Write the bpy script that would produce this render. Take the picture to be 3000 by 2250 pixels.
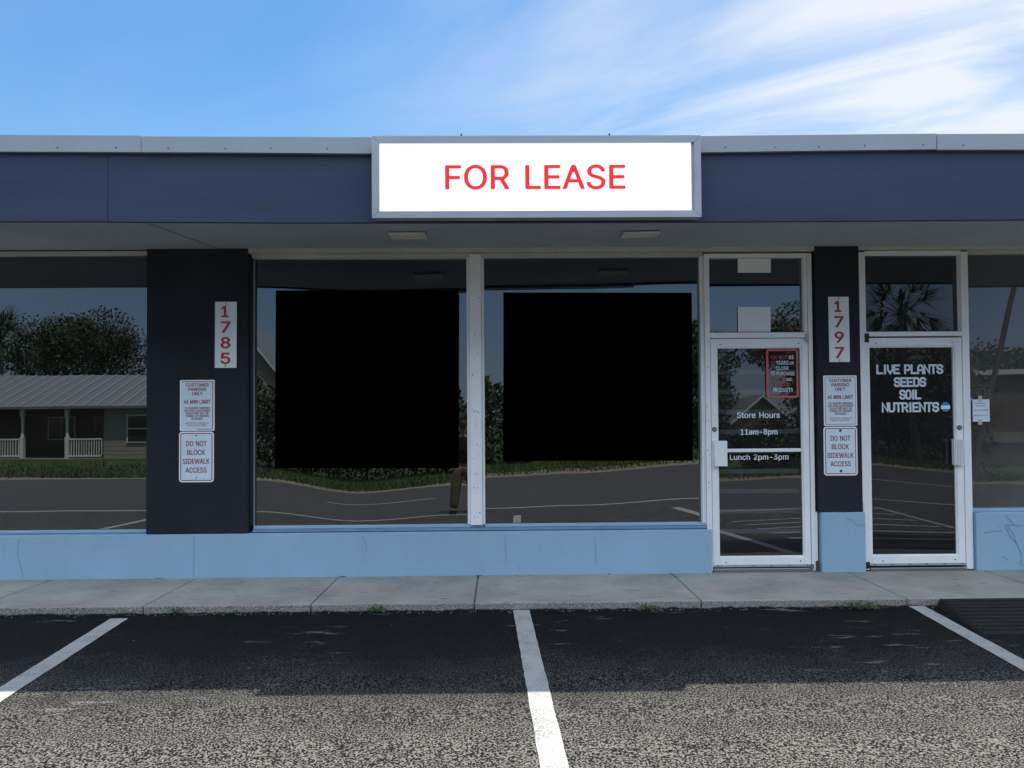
import bpy, bmesh, math, random
from mathutils import Vector, Matrix, noise
random.seed(7)
sc = bpy.context.scene
for o in list(bpy.data.objects): bpy.data.objects.remove(o)
C = sc.collection
R_ = math.radians

# ---------------------------------------------------------------- camera, sky, sun, exposure
cam_d = bpy.data.cameras.new('camera'); cam = bpy.data.objects.new('camera', cam_d); C.objects.link(cam)
cam_d.sensor_width = 36.0; cam_d.lens = 27.0; cam_d.shift_y = 46/3000
cam_d.clip_start = 0.02; cam_d.clip_end = 2000
rt, up, fw = (0.99989195,-0.01293699,-0.0069796), (0.00669512,-0.02190387,0.99973766), (0.01308648,0.99967638,0.02181489)
cam.matrix_world = Matrix(((rt[0],up[0],-fw[0],0.0),(rt[1],up[1],-fw[1],-7.2),(rt[2],up[2],-fw[2],1.53),(0,0,0,1)))
sc.camera = cam
SUN = Vector((0.128,0.345,1.0)).normalized()
ELEV = math.asin(SUN.z); AZ = math.atan2(SUN.x, SUN.y)
sc.view_settings.view_transform = 'Standard'; sc.view_settings.look = 'None'
sc.view_settings.gamma = 1.0; sc.view_settings.exposure = 1.56
sun_d = bpy.data.lights.new('sun','SUN'); sun_d.energy = 2.45; sun_d.angle = R_(0.5); sun_d.color = (1.0,0.93,0.82)
sun = bpy.data.objects.new('sun', sun_d); C.objects.link(sun)
sun.rotation_euler = SUN.to_track_quat('Z','Y').to_euler()

def NN(nt, t, **kw):
    n = nt.nodes.new(t)
    for k, v in kw.items():
        if hasattr(n, k): setattr(n, k, v)
        else: n.inputs[k.replace('_',' ')].default_value = v
    return n
def L(nt, a, b): nt.links.new(a, b)
def math_(nt, op, a, b=None, clamp=False):
    n = nt.nodes.new('ShaderNodeMath'); n.operation = op; n.use_clamp = clamp
    for i, v in enumerate((a, b)):
        if v is None: continue
        if isinstance(v, (int, float)): n.inputs[i].default_value = v
        else: L(nt, v, n.inputs[i])
    return n.outputs[0]
def ramp(nt, fac, stops):
    n = nt.nodes.new('ShaderNodeValToRGB')
    el = n.color_ramp.elements
    while len(el) < len(stops): el.new(0.5)
    for e, (p, c) in zip(el, stops):
        e.position = p; e.color = (c, c, c, 1) if isinstance(c, (int, float)) else (*c, 1)
    L(nt, fac, n.inputs[0]); return n.outputs[0]
def mixc(nt, fac, a, b, mode='MIX'):
    n = nt.nodes.new('ShaderNodeMix'); n.data_type = 'RGBA'; n.blend_type = mode
    for s, v in ((n.inputs[0], fac), (n.inputs[6], a), (n.inputs[7], b)):
        if isinstance(v, (int, float)): s.default_value = v
        elif isinstance(v, tuple): s.default_value = (*v, 1)
        else: L(nt, v, s)
    return n.outputs[2]
def noise_(nt, vec, scale, detail=4, rough=0.55, dist=0.0):
    n = nt.nodes.new('ShaderNodeTexNoise'); n.inputs['Scale'].default_value = scale
    n.inputs['Detail'].default_value = detail; n.inputs['Roughness'].default_value = rough
    n.inputs['Distortion'].default_value = dist
    L(nt, vec, n.inputs['Vector']); return n.outputs['Fac']
def mapv(nt, vec, scale=(1,1,1), rot=(0,0,0), loc=(0,0,0)):
    n = nt.nodes.new('ShaderNodeMapping'); n.inputs['Scale'].default_value = scale
    n.inputs['Rotation'].default_value = rot; n.inputs['Location'].default_value = loc
    L(nt, vec, n.inputs['Vector']); return n.outputs[0]

world = bpy.data.worlds.new('World'); sc.world = world; world.use_nodes = True
nt = world.node_tree; nt.nodes.clear()
sky = nt.nodes.new('ShaderNodeTexSky'); sky.sky_type = 'NISHITA'; sky.sun_disc = False
sky.sun_elevation = ELEV; sky.sun_rotation = AZ; sky.air_density = 1.3; sky.dust_density = 0.3; sky.ozone_density = 2.0
tc = nt.nodes.new('ShaderNodeTexCoord'); sep = nt.nodes.new('ShaderNodeSeparateXYZ'); L(nt, tc.outputs['Generated'], sep.inputs[0])
zc = math_(nt, 'MAXIMUM', sep.outputs[2], 0.06)
cmb = nt.nodes.new('ShaderNodeCombineXYZ')
L(nt, math_(nt,'DIVIDE',sep.outputs[0],zc), cmb.inputs[0]); L(nt, math_(nt,'DIVIDE',sep.outputs[1],zc), cmb.inputs[1])
v = cmb.outputs[0]
rv = mapv(nt, v, rot=(0,0,R_(47)))
n1 = noise_(nt, mapv(nt, rv, (0.50,0.95,1), loc=(3.6,1.2,0)), 1.0, 7, 0.56, 1.9)     # long cirrus
n2 = noise_(nt, mapv(nt, rv, (0.45,0.6,1), loc=(9.3,4.2,0)), 1.0, 4, 0.5, 0.8)     # broad veil
side = ramp(nt, math_(nt,'ADD', math_(nt,'MULTIPLY', sep.outputs[0], 0.5), 0.5), [(0.38,0.0),(0.50,0.22),(0.61,0.58),(0.73,1.15)])
front = ramp(nt, math_(nt,'ADD', math_(nt,'MULTIPLY', sep.outputs[1], 0.5), 0.5), [(0.3,0.12),(0.6,1.0)])
st1 = ramp(nt, n1, [(0.38,0.0),(0.64,1.0)]); st2 = ramp(nt, n2, [(0.38,0.0),(0.62,1.0)])
cm = math_(nt,'ADD', math_(nt,'MULTIPLY', st1, 0.75), math_(nt,'MULTIPLY', st2, 0.45))
cm = math_(nt,'MULTIPLY', cm, math_(nt,'ADD', math_(nt,'MULTIPLY', side, 1.0), 0.05))
cm = math_(nt,'MULTIPLY', math_(nt,'ADD', cm, math_(nt,'MULTIPLY', side, 0.22)), front, True)
cm = math_(nt,'MULTIPLY', cm, 0.86)
hs = nt.nodes.new('ShaderNodeHueSaturation'); hs.inputs["Saturation"].default_value = 1.33; L(nt, sky.outputs[0], hs.inputs['Color'])
cl = mixc(nt, cm, hs.outputs[0], (6.4,6.6,6.9))
bk = ramp(nt, math_(nt,'MULTIPLY', sep.outputs[1], -1.0), [(0.02,0.0),(0.30,1.0)])
hi_ = ramp(nt, sep.outputs[2], [(0.30,0.0),(0.46,1.0)])
fill_puff = ramp(nt, noise_(nt, mapv(nt, tc.outputs['Generated'], (2.2,2.2,3.0)), 1.0, 6, 0.6), [(0.30,0.55),(0.60,1.0)])
cl = mixc(nt, math_(nt,'MULTIPLY', math_(nt,'MULTIPLY', bk, hi_), fill_puff), cl, (12.6,14.2,16.6))   # unseen bright cloud bank added behind the photographer to light the shopfront
cl = mixc(nt, math_(nt,'MULTIPLY', math_(nt,'MULTIPLY', bk, math_(nt,'SUBTRACT', 1.0, hi_)), 0.7), cl, (1.9,2.7,4.6))       # blue sky low behind the photographer
bg = nt.nodes.new('ShaderNodeBackground'); bg.inputs['Strength'].default_value = 0.05
L(nt, cl, bg.inputs['Color']); wo = nt.nodes.new('ShaderNodeOutputWorld'); L(nt, bg.outputs[0], wo.inputs[0])

# ---------------------------------------------------------------- materials
def srgb(r, g, b):
    f = lambda c: (c/255/12.92 if c/255 <= 0.04045 else ((c/255+0.055)/1.055)**2.4)
    return (f(r), f(g), f(b))
MATS = {}
def base_mat(name):
    m = bpy.data.materials.new(name); m.use_nodes = True; MATS[name] = m
    nt = m.node_tree; return m, nt, nt.nodes['Principled BSDF'], nt.nodes.new('ShaderNodeTexCoord').outputs['Object']
def setp(b, rough=0.6, spec=0.5, metal=0.0):
    b.inputs['Roughness'].default_value = rough; b.inputs['Specular IOR Level'].default_value = spec; b.inputs['Metallic'].default_value = metal
def bump(nt, b, h, strength=0.3, dist=0.01):
    n = nt.nodes.new('ShaderNodeBump'); n.inputs['Strength'].default_value = strength; n.inputs['Distance'].default_value = dist
    L(nt, h, n.inputs['Height']); L(nt, n.outputs[0], b.inputs['Normal'])
def paint(name, col, rough=0.6, spec=0.4, var=0.12, vscale=2.0, grain=0.0, gscale=200, bstr=0.0, bscale=60, metal=0.0, stretch=(1,1,1), dirt=0.0):
    m, nt, b, o = base_mat(name); setp(b, rough, spec, metal)
    big = noise_(nt, mapv(nt, o, stretch), vscale, 5, 0.6)
    lo = tuple(c*(1-var) for c in col); hi = tuple(min(1, c*(1+var)) for c in col)
    c = mixc(nt, ramp(nt, big, [(0.3,0.0),(0.7,1.0)]), lo, hi)
    if grain:
        g = noise_(nt, o, gscale, 2, 0.5)
        c = mixc(nt, ramp(nt, g, [(0.35,grain),(0.6,0.0)]), c, tuple(x*0.45 for x in col))
    if dirt:
        d = noise_(nt, mapv(nt, o, (1,1,0.25)), 9, 6, 0.7)
        c = mixc(nt, ramp(nt, d, [(0.58,0.0),(0.78,dirt)]), c, (0.07,0.065,0.06))
    L(nt, c, b.inputs['Base Color'])
    if bstr: bump(nt, b, noise_(nt, o, bscale, 4, 0.6), bstr)
    return m
navy   = paint('navy_fascia_paint', (0.045,0.066,0.112), 0.75, 0.25, 0.16, 1.2, 0.25, 130, 0.5, 70, stretch=(0.4,1,3), dirt=0.12)
char   = paint('charcoal_stucco', (0.024,0.027,0.036), 0.85, 0.25, 0.18, 1.5, 0.25, 120, 0.7, 85)
blue   = paint('blue_wall_paint', (0.315,0.47,0.61), 0.7, 0.25, 0.06, 1.3, 0.06, 70, 0.4, 28, dirt=0.16)
dblue  = paint('blue_ledge_paint', (0.19,0.30,0.44), 0.6, 0.3, 0.12, 6.0, 0.1, 90, 0.2, 40)
soff   = paint('grey_soffit_stucco', (0.47,0.495,0.51), 0.9, 0.2, 0.10, 0.8, 0.35, 110, 0.6, 120)
stucco = paint('grey_beam_stucco', (0.6,0.6,0.55), 0.9, 0.2, 0.10, 2.0, 0.3, 120, 0.6, 120)
white  = paint('white_frame_paint', (0.88,0.89,0.88), 0.45, 0.4, 0.05, 3.0, 0.0, 0, 0.05, 60, dirt=0.12)
alum   = paint('painted_drip_edge', (0.33,0.37,0.41), 0.5, 0.4, 0.06, 2.0, 0, 0, 0.05, 30)
signal = paint('aluminium_sign_trim', (0.36,0.40,0.44), 0.45, 0.5, 0.09, 4.0, 0, 0, 0.05, 30, metal=0.25, stretch=(0.3,1,1), dirt=0.08)
steel  = paint('brushed_steel', (0.35,0.36,0.37), 0.35, 0.5, 0.1, 20, metal=0.9)
dark   = paint('dark_hardware', (0.02,0.021,0.023), 0.5, 0.4)
rubber = paint('black_rubber', (0.018,0.017,0.016), 0.75, 0.3, 0.25, 7, 0.2, 150, 0.3, 120)
black  = paint('redaction_black', (0.0,0.0,0.0), 1.0, 0.0, 0.0)
plaque = paint('plaque_white', (0.86,0.88,0.86), 0.5, 0.4, 0.04, 3)
signbl = paint('reflective_sign_sheet', (0.70,0.82,0.87), 0.5, 0.4, 0.04, 5)
signwh = paint('sign_white_edge', (0.90,0.92,0.94), 0.5, 0.4, 0.03)
redink = paint('red_ink', (0.50,0.05,0.075), 0.5, 0.3, 0.08, 30)
redsign= paint('dark_red_ink', (0.34,0.035,0.055), 0.5, 0.3, 0.15, 60)
bright_red = paint('lease_red', (0.80,0.03,0.03), 0.5, 0.3, 0.02)
b = bright_red.node_tree.nodes['Principled BSDF']; b.inputs['Emission Color'].default_value = (1,0.02,0.02,1); b.inputs['Emission Strength'].default_value = 0.14
vinyl  = paint('white_vinyl_letters', (0.85,0.90,0.95), 0.5, 0.3, 0.03)
vinylp = paint('pale_blue_vinyl', (0.68,0.78,0.84), 0.5, 0.3, 0.05, 30)
redfr  = paint('faded_red_frame', (0.55,0.12,0.12), 0.6, 0.3, 0.2, 14)
paper  = paint('white_paper', (0.88,0.90,0.88), 0.8, 0.2, 0.03)
paperb = paint('note_paper', (0.74,0.79,0.88), 0.8, 0.2, 0.03)
tape   = paint('masking_tape', (0.55,0.52,0.42), 0.7, 0.2)
inkb   = paint('faded_blue_ink', (0.22,0.27,0.45), 0.7, 0.2)
stickb = paint('sticker_blue', (0.06,0.27,0.52), 0.5, 0.3)
stickd = paint('sticker_deep_blue', (0.04,0.13,0.50), 0.5, 0.3)
tan_   = paint('tan_vent_mesh', (0.80,0.68,0.44), 0.8, 0.2, 0.1, 10, 0.3, 140)
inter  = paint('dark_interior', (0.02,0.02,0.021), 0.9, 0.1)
barm   = paint('grey_bar_paint', (0.55,0.58,0.60), 0.5, 0.3)
rust   = paint('rust', (0.16,0.06,0.035), 0.9, 0.2, 0.4, 40)
weedm  = paint('weed_green', (0.05,0.10,0.03), 0.6, 0.3, 0.35, 30)
dryw   = paint('dry_grass', (0.20,0.15,0.07), 0.8, 0.2, 0.3, 30)
def glass(name, refl, tint, dust=0.03):
    m, nt, b, o = base_mat(name); nt.nodes.remove(b)
    t = nt.nodes.new('ShaderNodeBsdfTransparent'); t.inputs[0].default_value = (*tint, 1)
    g = nt.nodes.new('ShaderNodeBsdfGlossy'); g.inputs['Roughness'].default_value = 0.0; g.inputs[0].default_value = (0.88,0.94,1,1)
    h = noise_(nt, o, 1.3, 1, 0.4); bp = nt.nodes.new('ShaderNodeBump'); bp.inputs['Strength'].default_value = 0.05; bp.inputs['Distance'].default_value = 0.01
    L(nt, h, bp.inputs['Height']); L(nt, bp.outputs[0], g.inputs['Normal'])
    mx = nt.nodes.new('ShaderNodeMixShader'); lw = nt.nodes.new('ShaderNodeFresnel'); lw.inputs[0].default_value = 1.45
    L(nt, math_(nt,'ADD', math_(nt,'MULTIPLY', lw.outputs[0], 0.8), refl), mx.inputs[0])
    L(nt, t.outputs[0], mx.inputs[1]); L(nt, g.outputs[0], mx.inputs[2])
    df = nt.nodes.new('ShaderNodeBsdfDiffuse'); df.inputs[0].default_value = (0.5,0.5,0.48,1); m2 = nt.nodes.new('ShaderNodeMixShader')
    L(nt, ramp(nt, noise_(nt, o, 1.7, 6, 0.65), [(0.25,dust*0.5),(0.75,dust*1.4)]), m2.inputs[0]); L(nt, mx.outputs[0], m2.inputs[1]); L(nt, df.outputs[0], m2.inputs[2])
    L(nt, m2.outputs[0], nt.nodes['Material Output'].inputs[0]); return m
gl_win = glass('tinted_window_glass', 0.13, (0.10,0.11,0.12), 0.014)
gl_door = glass('tinted_door_glass', 0.085, (0.30,0.31,0.33))
gl_dark = glass('dark_door_glass', 0.040, (0.05,0.05,0.055), 0.035)
gl_haze = glass('grey_window_glass', 0.075, (0.45,0.43,0.42), 0.12)

# asphalt lot: dark sealcoat, coarse aggregate dimmed for the building's shade, worn white smears near the kerb
m, nt, b, o = base_mat('asphalt_lot'); setp(b, 0.75, 0.12)
st = nt.nodes.new('ShaderNodeTexVoronoi'); st.inputs['Scale'].default_value = 85; L(nt, o, st.inputs['Vector'])
fine = noise_(nt, o, 95, 2, 0.6); big = noise_(nt, o, 0.9, 5, 0.6); mid = noise_(nt, o, 6, 5, 0.65)
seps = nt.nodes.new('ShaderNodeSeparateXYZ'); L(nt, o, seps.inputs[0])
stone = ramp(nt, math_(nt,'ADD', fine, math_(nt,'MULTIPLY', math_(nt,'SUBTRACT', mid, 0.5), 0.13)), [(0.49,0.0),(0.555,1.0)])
shade_w = ramp(nt, math_(nt,'MULTIPLY', math_(nt,'ADD', math_(nt,'MULTIPLY', seps.outputs[1], -1.0), math_(nt,'MULTIPLY', big, 1.2)), 0.25), [(0.46,0.015),(0.66,0.10),(1.0,1.0)])  # stones darken towards the kerb: building shade put into the colour
col = mixc(nt, math_(nt,'MULTIPLY', stone, shade_w), (0.006,0.0061,0.007), (0.185,0.177,0.162))
sm = noise_(nt, mapv(nt, o, (1.3,6,1)), 1.5, 8, 0.70)
smf = ramp(nt, math_(nt,'MULTIPLY', sm, 1.0), [(0.595,0.0),(0.64,0.9)])
smf = math_(nt,'MULTIPLY', smf, ramp(nt, fine, [(0.40,0.25),(0.55,1.0)]))
smf = math_(nt,'MULTIPLY', smf, ramp(nt, noise_(nt, o, 0.55, 2, 0.5), [(0.46,0.05),(0.60,1.0)]))
col = mixc(nt, smf, col, (0.22,0.222,0.222))
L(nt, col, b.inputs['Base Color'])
hh = math_(nt,'ADD', math_(nt,'MULTIPLY', fine, 1.0), math_(nt,'MULTIPLY', st.outputs['Distance'], 0.6))
bump(nt, b, hh, 0.85, 0.011)
# road
m, nt, b, o = base_mat('road_asphalt'); setp(b, 0.75, 0.3)
f1 = noise_(nt, o, 60, 3, 0.6); f2 = noise_(nt, mapv(nt, o, (0.15,1,1)), 1.2, 4, 0.6)
c = mixc(nt, f2, (0.060,0.056,0.056), (0.085,0.080,0.078)); c = mixc(nt, ramp(nt, f1, [(0.4,0.5),(0.6,0.0)]), c, (0.03,0.03,0.03))
L(nt, c, b.inputs['Base Color']); bump(nt, b, f1, 0.4)
# line paint, worn, over coarse aggregate
m, nt, b, o = base_mat('line_paint'); setp(b, 0.7, 0.3)
f1 = noise_(nt, o, 130, 3, 0.6); f2 = noise_(nt, o, 5, 5, 0.65)
c = mixc(nt, f2, (0.385,0.39,0.385), (0.47,0.465,0.445))
w = ramp(nt, math_(nt,'ADD', f1, math_(nt,'MULTIPLY', math_(nt,'SUBTRACT', f2, 0.5), 0.5)), [(0.33,0.85),(0.45,0.0)])
c = mixc(nt, w, c, (0.10,0.10,0.095)); L(nt, c, b.inputs['Base Color']); bump(nt, b, f1, 0.7, 0.012)
# concrete walk: grey, small dark scuffs, exposed aggregate and tar on the kerb face
m, nt, b, o = base_mat('concrete_walk'); setp(b, 0.85, 0.25)
f1 = noise_(nt, o, 170, 3, 0.6); f2 = noise_(nt, o, 1.6, 6, 0.62); f3 = noise_(nt, mapv(nt, o, (1.1,4.5,1)), 5.5, 6, 0.7)
c = mixc(nt, ramp(nt, f2, [(0.3,0.0),(0.7,1.0)]), (0.26,0.262,0.235), (0.43,0.425,0.375))
c = mixc(nt, ramp(nt, f3, [(0.59,0.0),(0.68,0.75)]), c, (0.06,0.065,0.065))
c = mixc(nt, ramp(nt, f1, [(0.36,0.45),(0.50,0.0)]), c, (0.10,0.105,0.10))
sp = nt.nodes.new('ShaderNodeSeparateXYZ'); L(nt, o, sp.inputs[0])
ge = nt.nodes.new('ShaderNodeNewGeometry'); sn = nt.nodes.new('ShaderNodeSeparateXYZ'); L(nt, ge.outputs['Normal'], sn.inputs[0])
face = ramp(nt, math_(nt,'MULTIPLY', sn.outputs[1], -1.0), [(0.35,0.0),(0.75,1.0)])
agg = mixc(nt, ramp(nt, noise_(nt, o, 95, 3, 0.7), [(0.40,0.0),(0.60,1.0)]), (0.075,0.075,0.068), (0.37,0.36,0.31))
c = mixc(nt, math_(nt,'MULTIPLY', face, 0.85), c, agg)
tz = math_(nt,'ADD', sp.outputs[2], math_(nt,'MULTIPLY', math_(nt,'SUBTRACT', noise_(nt, o, 7, 5, 0.7), 0.5), 0.055))
c = mixc(nt, math_(nt,'MULTIPLY', face, ramp(nt, math_(nt,'ADD', tz, 0.5), [(0.502,1.0),(0.512,0.0)])), c, (0.012,0.012,0.014))
L(nt, c, b.inputs['Base Color']); bump(nt, b, f1, 0.35)
# grass, leaves, bark, house stuff
def leafm(name, a, bb):
    m, nt, b, o = base_mat(name); setp(b, 0.6, 0.3)
    c = mixc(nt, ramp(nt, noise_(nt, o, 1.3, 6, 0.75), [(0.3,0.0),(0.7,1.0)]), a, bb); L(nt, c, b.inputs['Base Color']); return m
oakl = leafm('oak_leaves', (0.018,0.030,0.010), (0.065,0.085,0.028))
palml = leafm('palm_leaves', (0.030,0.050,0.015), (0.09,0.11,0.04))
yell = leafm('olive_leaves', (0.05,0.055,0.015), (0.14,0.13,0.04))
grassm = leafm('grass_blades', (0.035,0.068,0.014), (0.08,0.11,0.03))
bark = paint('bark', (0.10,0.08,0.06), 0.9, 0.2, 0.3, 6, bstr=0.6, bscale=14)
verge = paint('grass_ground', (0.06,0.085,0.028), 0.95, 0.1, 0.45, 1.5, 0.4, 40)
sand = paint('sandy_shoulder', (0.26,0.22,0.16), 0.95, 0.1, 0.3, 3, 0.3, 60)
metalroof = paint('grey_metal_roof', (0.16,0.17,0.18), 0.5, 0.4, 0.06, 1)
hwall = paint('tan_block_wall', (0.34,0.31,0.26), 0.85, 0.2, 0.08, 2)
hwhite = paint('white_porch_paint', (0.7,0.7,0.69), 0.5, 0.3, 0.03)
hyel = paint('yellow_siding', (0.30,0.25,0.12), 0.7, 0.3)
hbrown = paint('brown_wall', (0.12,0.08,0.06), 0.85, 0.2)
polew = paint('weathered_pole', (0.10,0.085,0.07), 0.9, 0.2, 0.2, 4)
hglass = paint('house_window_glass', (0.02,0.022,0.025), 0.1, 0.5)
skin = paint('skin', (0.42,0.22,0.15), 0.5, 0.4); shirt = paint('black_shirt', (0.012,0.012,0.014), 0.8, 0.2)
khaki = paint('khaki_trousers', (0.17,0.13,0.08), 0.85, 0.2); hair = paint('brown_hair', (0.03,0.02,0.013), 0.6, 0.3)
shoe = paint('dark_shoes', (0.012,0.011,0.010), 0.6, 0.3)
# sign face: an internally lit cabinet panel
m, nt, b, o = base_mat('lit_sign_face'); setp(b, 0.5, 0.3); b.inputs['Base Color'].default_value = (0.8,0.8,0.8,1)
b.inputs['Emission Color'].default_value = (1,0.995,0.99,1); b.inputs['Emission Strength'].default_value = 0.22
litface = m

# ---------------------------------------------------------------- mesh helpers
class MB:
    def __init__(s): s.v = []; s.f = []; s.mi = []
    def add(s, vs, fs, mi=0):
        n = len(s.v); s.v += [tuple(p) for p in vs]; s.f += [tuple(i+n for i in q) for q in fs]; s.mi += [mi]*len(fs); return s
    def box(s, x0, x1, y0, y1, z0, z1, mi=0, b=0.0):
        if b <= 0:
            return s.add([(x,y,z) for x in (x0,x1) for y in (y0,y1) for z in (z0,z1)],
                         [(0,1,3,2),(4,6,7,5),(0,4,5,1),(2,3,7,6),(0,2,6,4),(1,5,7,3)], mi)
        bm = bmesh.new(); bmesh.ops.create_cube(bm, size=1)
        for p in bm.verts: p.co = Vector(((x0+x1)/2+p.co.x*(x1-x0),(y0+y1)/2+p.co.y*(y1-y0),(z0+z1)/2+p.co.z*(z1-z0)))
        bmesh.ops.bevel(bm, geom=bm.edges[:], offset=b, segments=2, profile=0.5, affect='EDGES')
        return s.bm(bm, mi)
    def bm(s, bm, mi=0):
        bm.verts.index_update(); s.add([p.co[:] for p in bm.verts], [[q.index for q in f.verts] for f in bm.faces], mi); bm.free(); return s
    def quad(s, a, b, c, d, mi=0): return s.add([a,b,c,d], [(0,1,2,3)], mi)
    def tube(s, pts, r, n=8, mi=0, cap=True):
        pts = [Vector(p) for p in pts]; rs = r if isinstance(r, (list, tuple)) else [r]*len(pts); vs = []; fs = []
        for i, p in enumerate(pts):
            t = (pts[min(i+1,len(pts)-1)]-pts[max(i-1,0)]).normalized()
            a = t.orthogonal().normalized() if abs(t.z) < 0.99 else Vector((1,0,0)); bb = t.cross(a)
            if i and False: pass
            for k in range(n):
                w = 2*math.pi*k/n; vs.append(p+(a*math.cos(w)+bb*math.sin(w))*rs[i])
        for i in range(len(pts)-1):
            for k in range(n): fs.append((i*n+k, i*n+(k+1)%n, (i+1)*n+(k+1)%n, (i+1)*n+k))
        if cap: fs += [tuple(range(n))[::-1], tuple(range((len(pts)-1)*n, len(pts)*n))]
        return s.add(vs, fs, mi)
    def disc(s, x, y, z, r, n=14, mi=0, d=0.004):        # a short stud facing -y
        vs = [(x+r*math.cos(2*math.pi*k/n), yy, z+r*math.sin(2*math.pi*k/n)) for yy in (y, y-d) for k in range(n)]
        return s.add(vs, [tuple(range(n, 2*n))[::1]]+[(k,(k+1)%n,(k+1)%n+n,k+n) for k in range(n)], mi)
    def rrect(s, x0, x1, z0, z1, y0, y1, r, mi=0, n=6):    # rounded plate in the xz plane, y0 front
        ring = []
        for cx, cz, a0 in ((x1-r,z1-r,0),(x0+r,z1-r,90),(x0+r,z0+r,180),(x1-r,z0+r,270)):
            for k in range(n+1):
                a = R_(a0+90*k/n); ring.append((cx+r*math.cos(a), cz+r*math.sin(a)))
        N = len(ring); vs = [(x,y0,z) for x,z in ring]+[(x,y1,z) for x,z in ring]
        return s.add(vs, [tuple(range(N))[::-1], tuple(range(N,2*N))]+[(k,(k+1)%N,(k+1)%N+N,k+N) for k in range(N)], mi)
    def rring(s, x0, x1, z0, z1, y, r, t, mi=0, n=6):      # flat rounded outline of width t
        def ring(i):
            o = []
            for cx, cz, a0 in ((x1-r,z1-r,0),(x0+r,z1-r,90),(x0+r,z0+r,180),(x1-r,z0+r,270)):
                for k in range(n+1):
                    a = R_(a0+90*k/n); q = max(r-i, 0.0005); o.append((cx+q*math.cos(a), y, cz+q*math.sin(a)))
            return o
        A, B = ring(0), ring(t); N = len(A)
        return s.add(A+B, [(k,(k+1)%N,(k+1)%N+N,k+N) for k in range(N)], mi)
    def text(s, string, x0, x1, zb, cap, y, bold=0.0, mi=0, th=0.0):
        V, F = glyph_faces(string); xs = [q[0] for q in V]; a, bq = min(xs), max(xs); k = (x1-x0)/(bq-a); d = bold*cap*0.9
        offs = [(0,0)] if not bold else [(0,0),(-d,0),(d,0),(0,d*.6),(0,-d*.6)]
        for i, (ox, oz) in enumerate(offs):
            s.add([(x0+ox+(q[0]-a)*k, y-th-0.0003*i-q[2], zb+oz+q[1]*cap/CAPH) for q in V], F, mi)
        return s
    def build(s, name, mats, parent=None, smooth=False, origin=None):
        me = bpy.data.meshes.new(name); mats = mats if isinstance(mats, (list, tuple)) else [mats]
        org = Vector(origin) if origin is not None else Vector((0,0,0))
        if parent is not None and origin is None: org = ROOT[parent.name]
        me.from_pydata([tuple(Vector(p)-org) for p in s.v], [], s.f); me.update()
        for q in mats: me.materials.append(q)
        me.polygons.foreach_set('material_index', s.mi)
        bm = bmesh.new(); bm.from_mesh(me); bmesh.ops.recalc_face_normals(bm, faces=bm.faces[:]); bm.to_mesh(me); bm.free()
        if smooth: me.polygons.foreach_set('use_smooth', [True]*len(me.polygons))
        ob = bpy.data.objects.new(name, me); C.objects.link(ob)
        ROOT[ob.name] = org.copy()
        if parent is not None:
            ob.parent = parent; ob.location = org - ROOT[parent.name]
        else: ob.location = org
        return ob
ROOT = {}
FONT_CAP = 203
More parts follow.
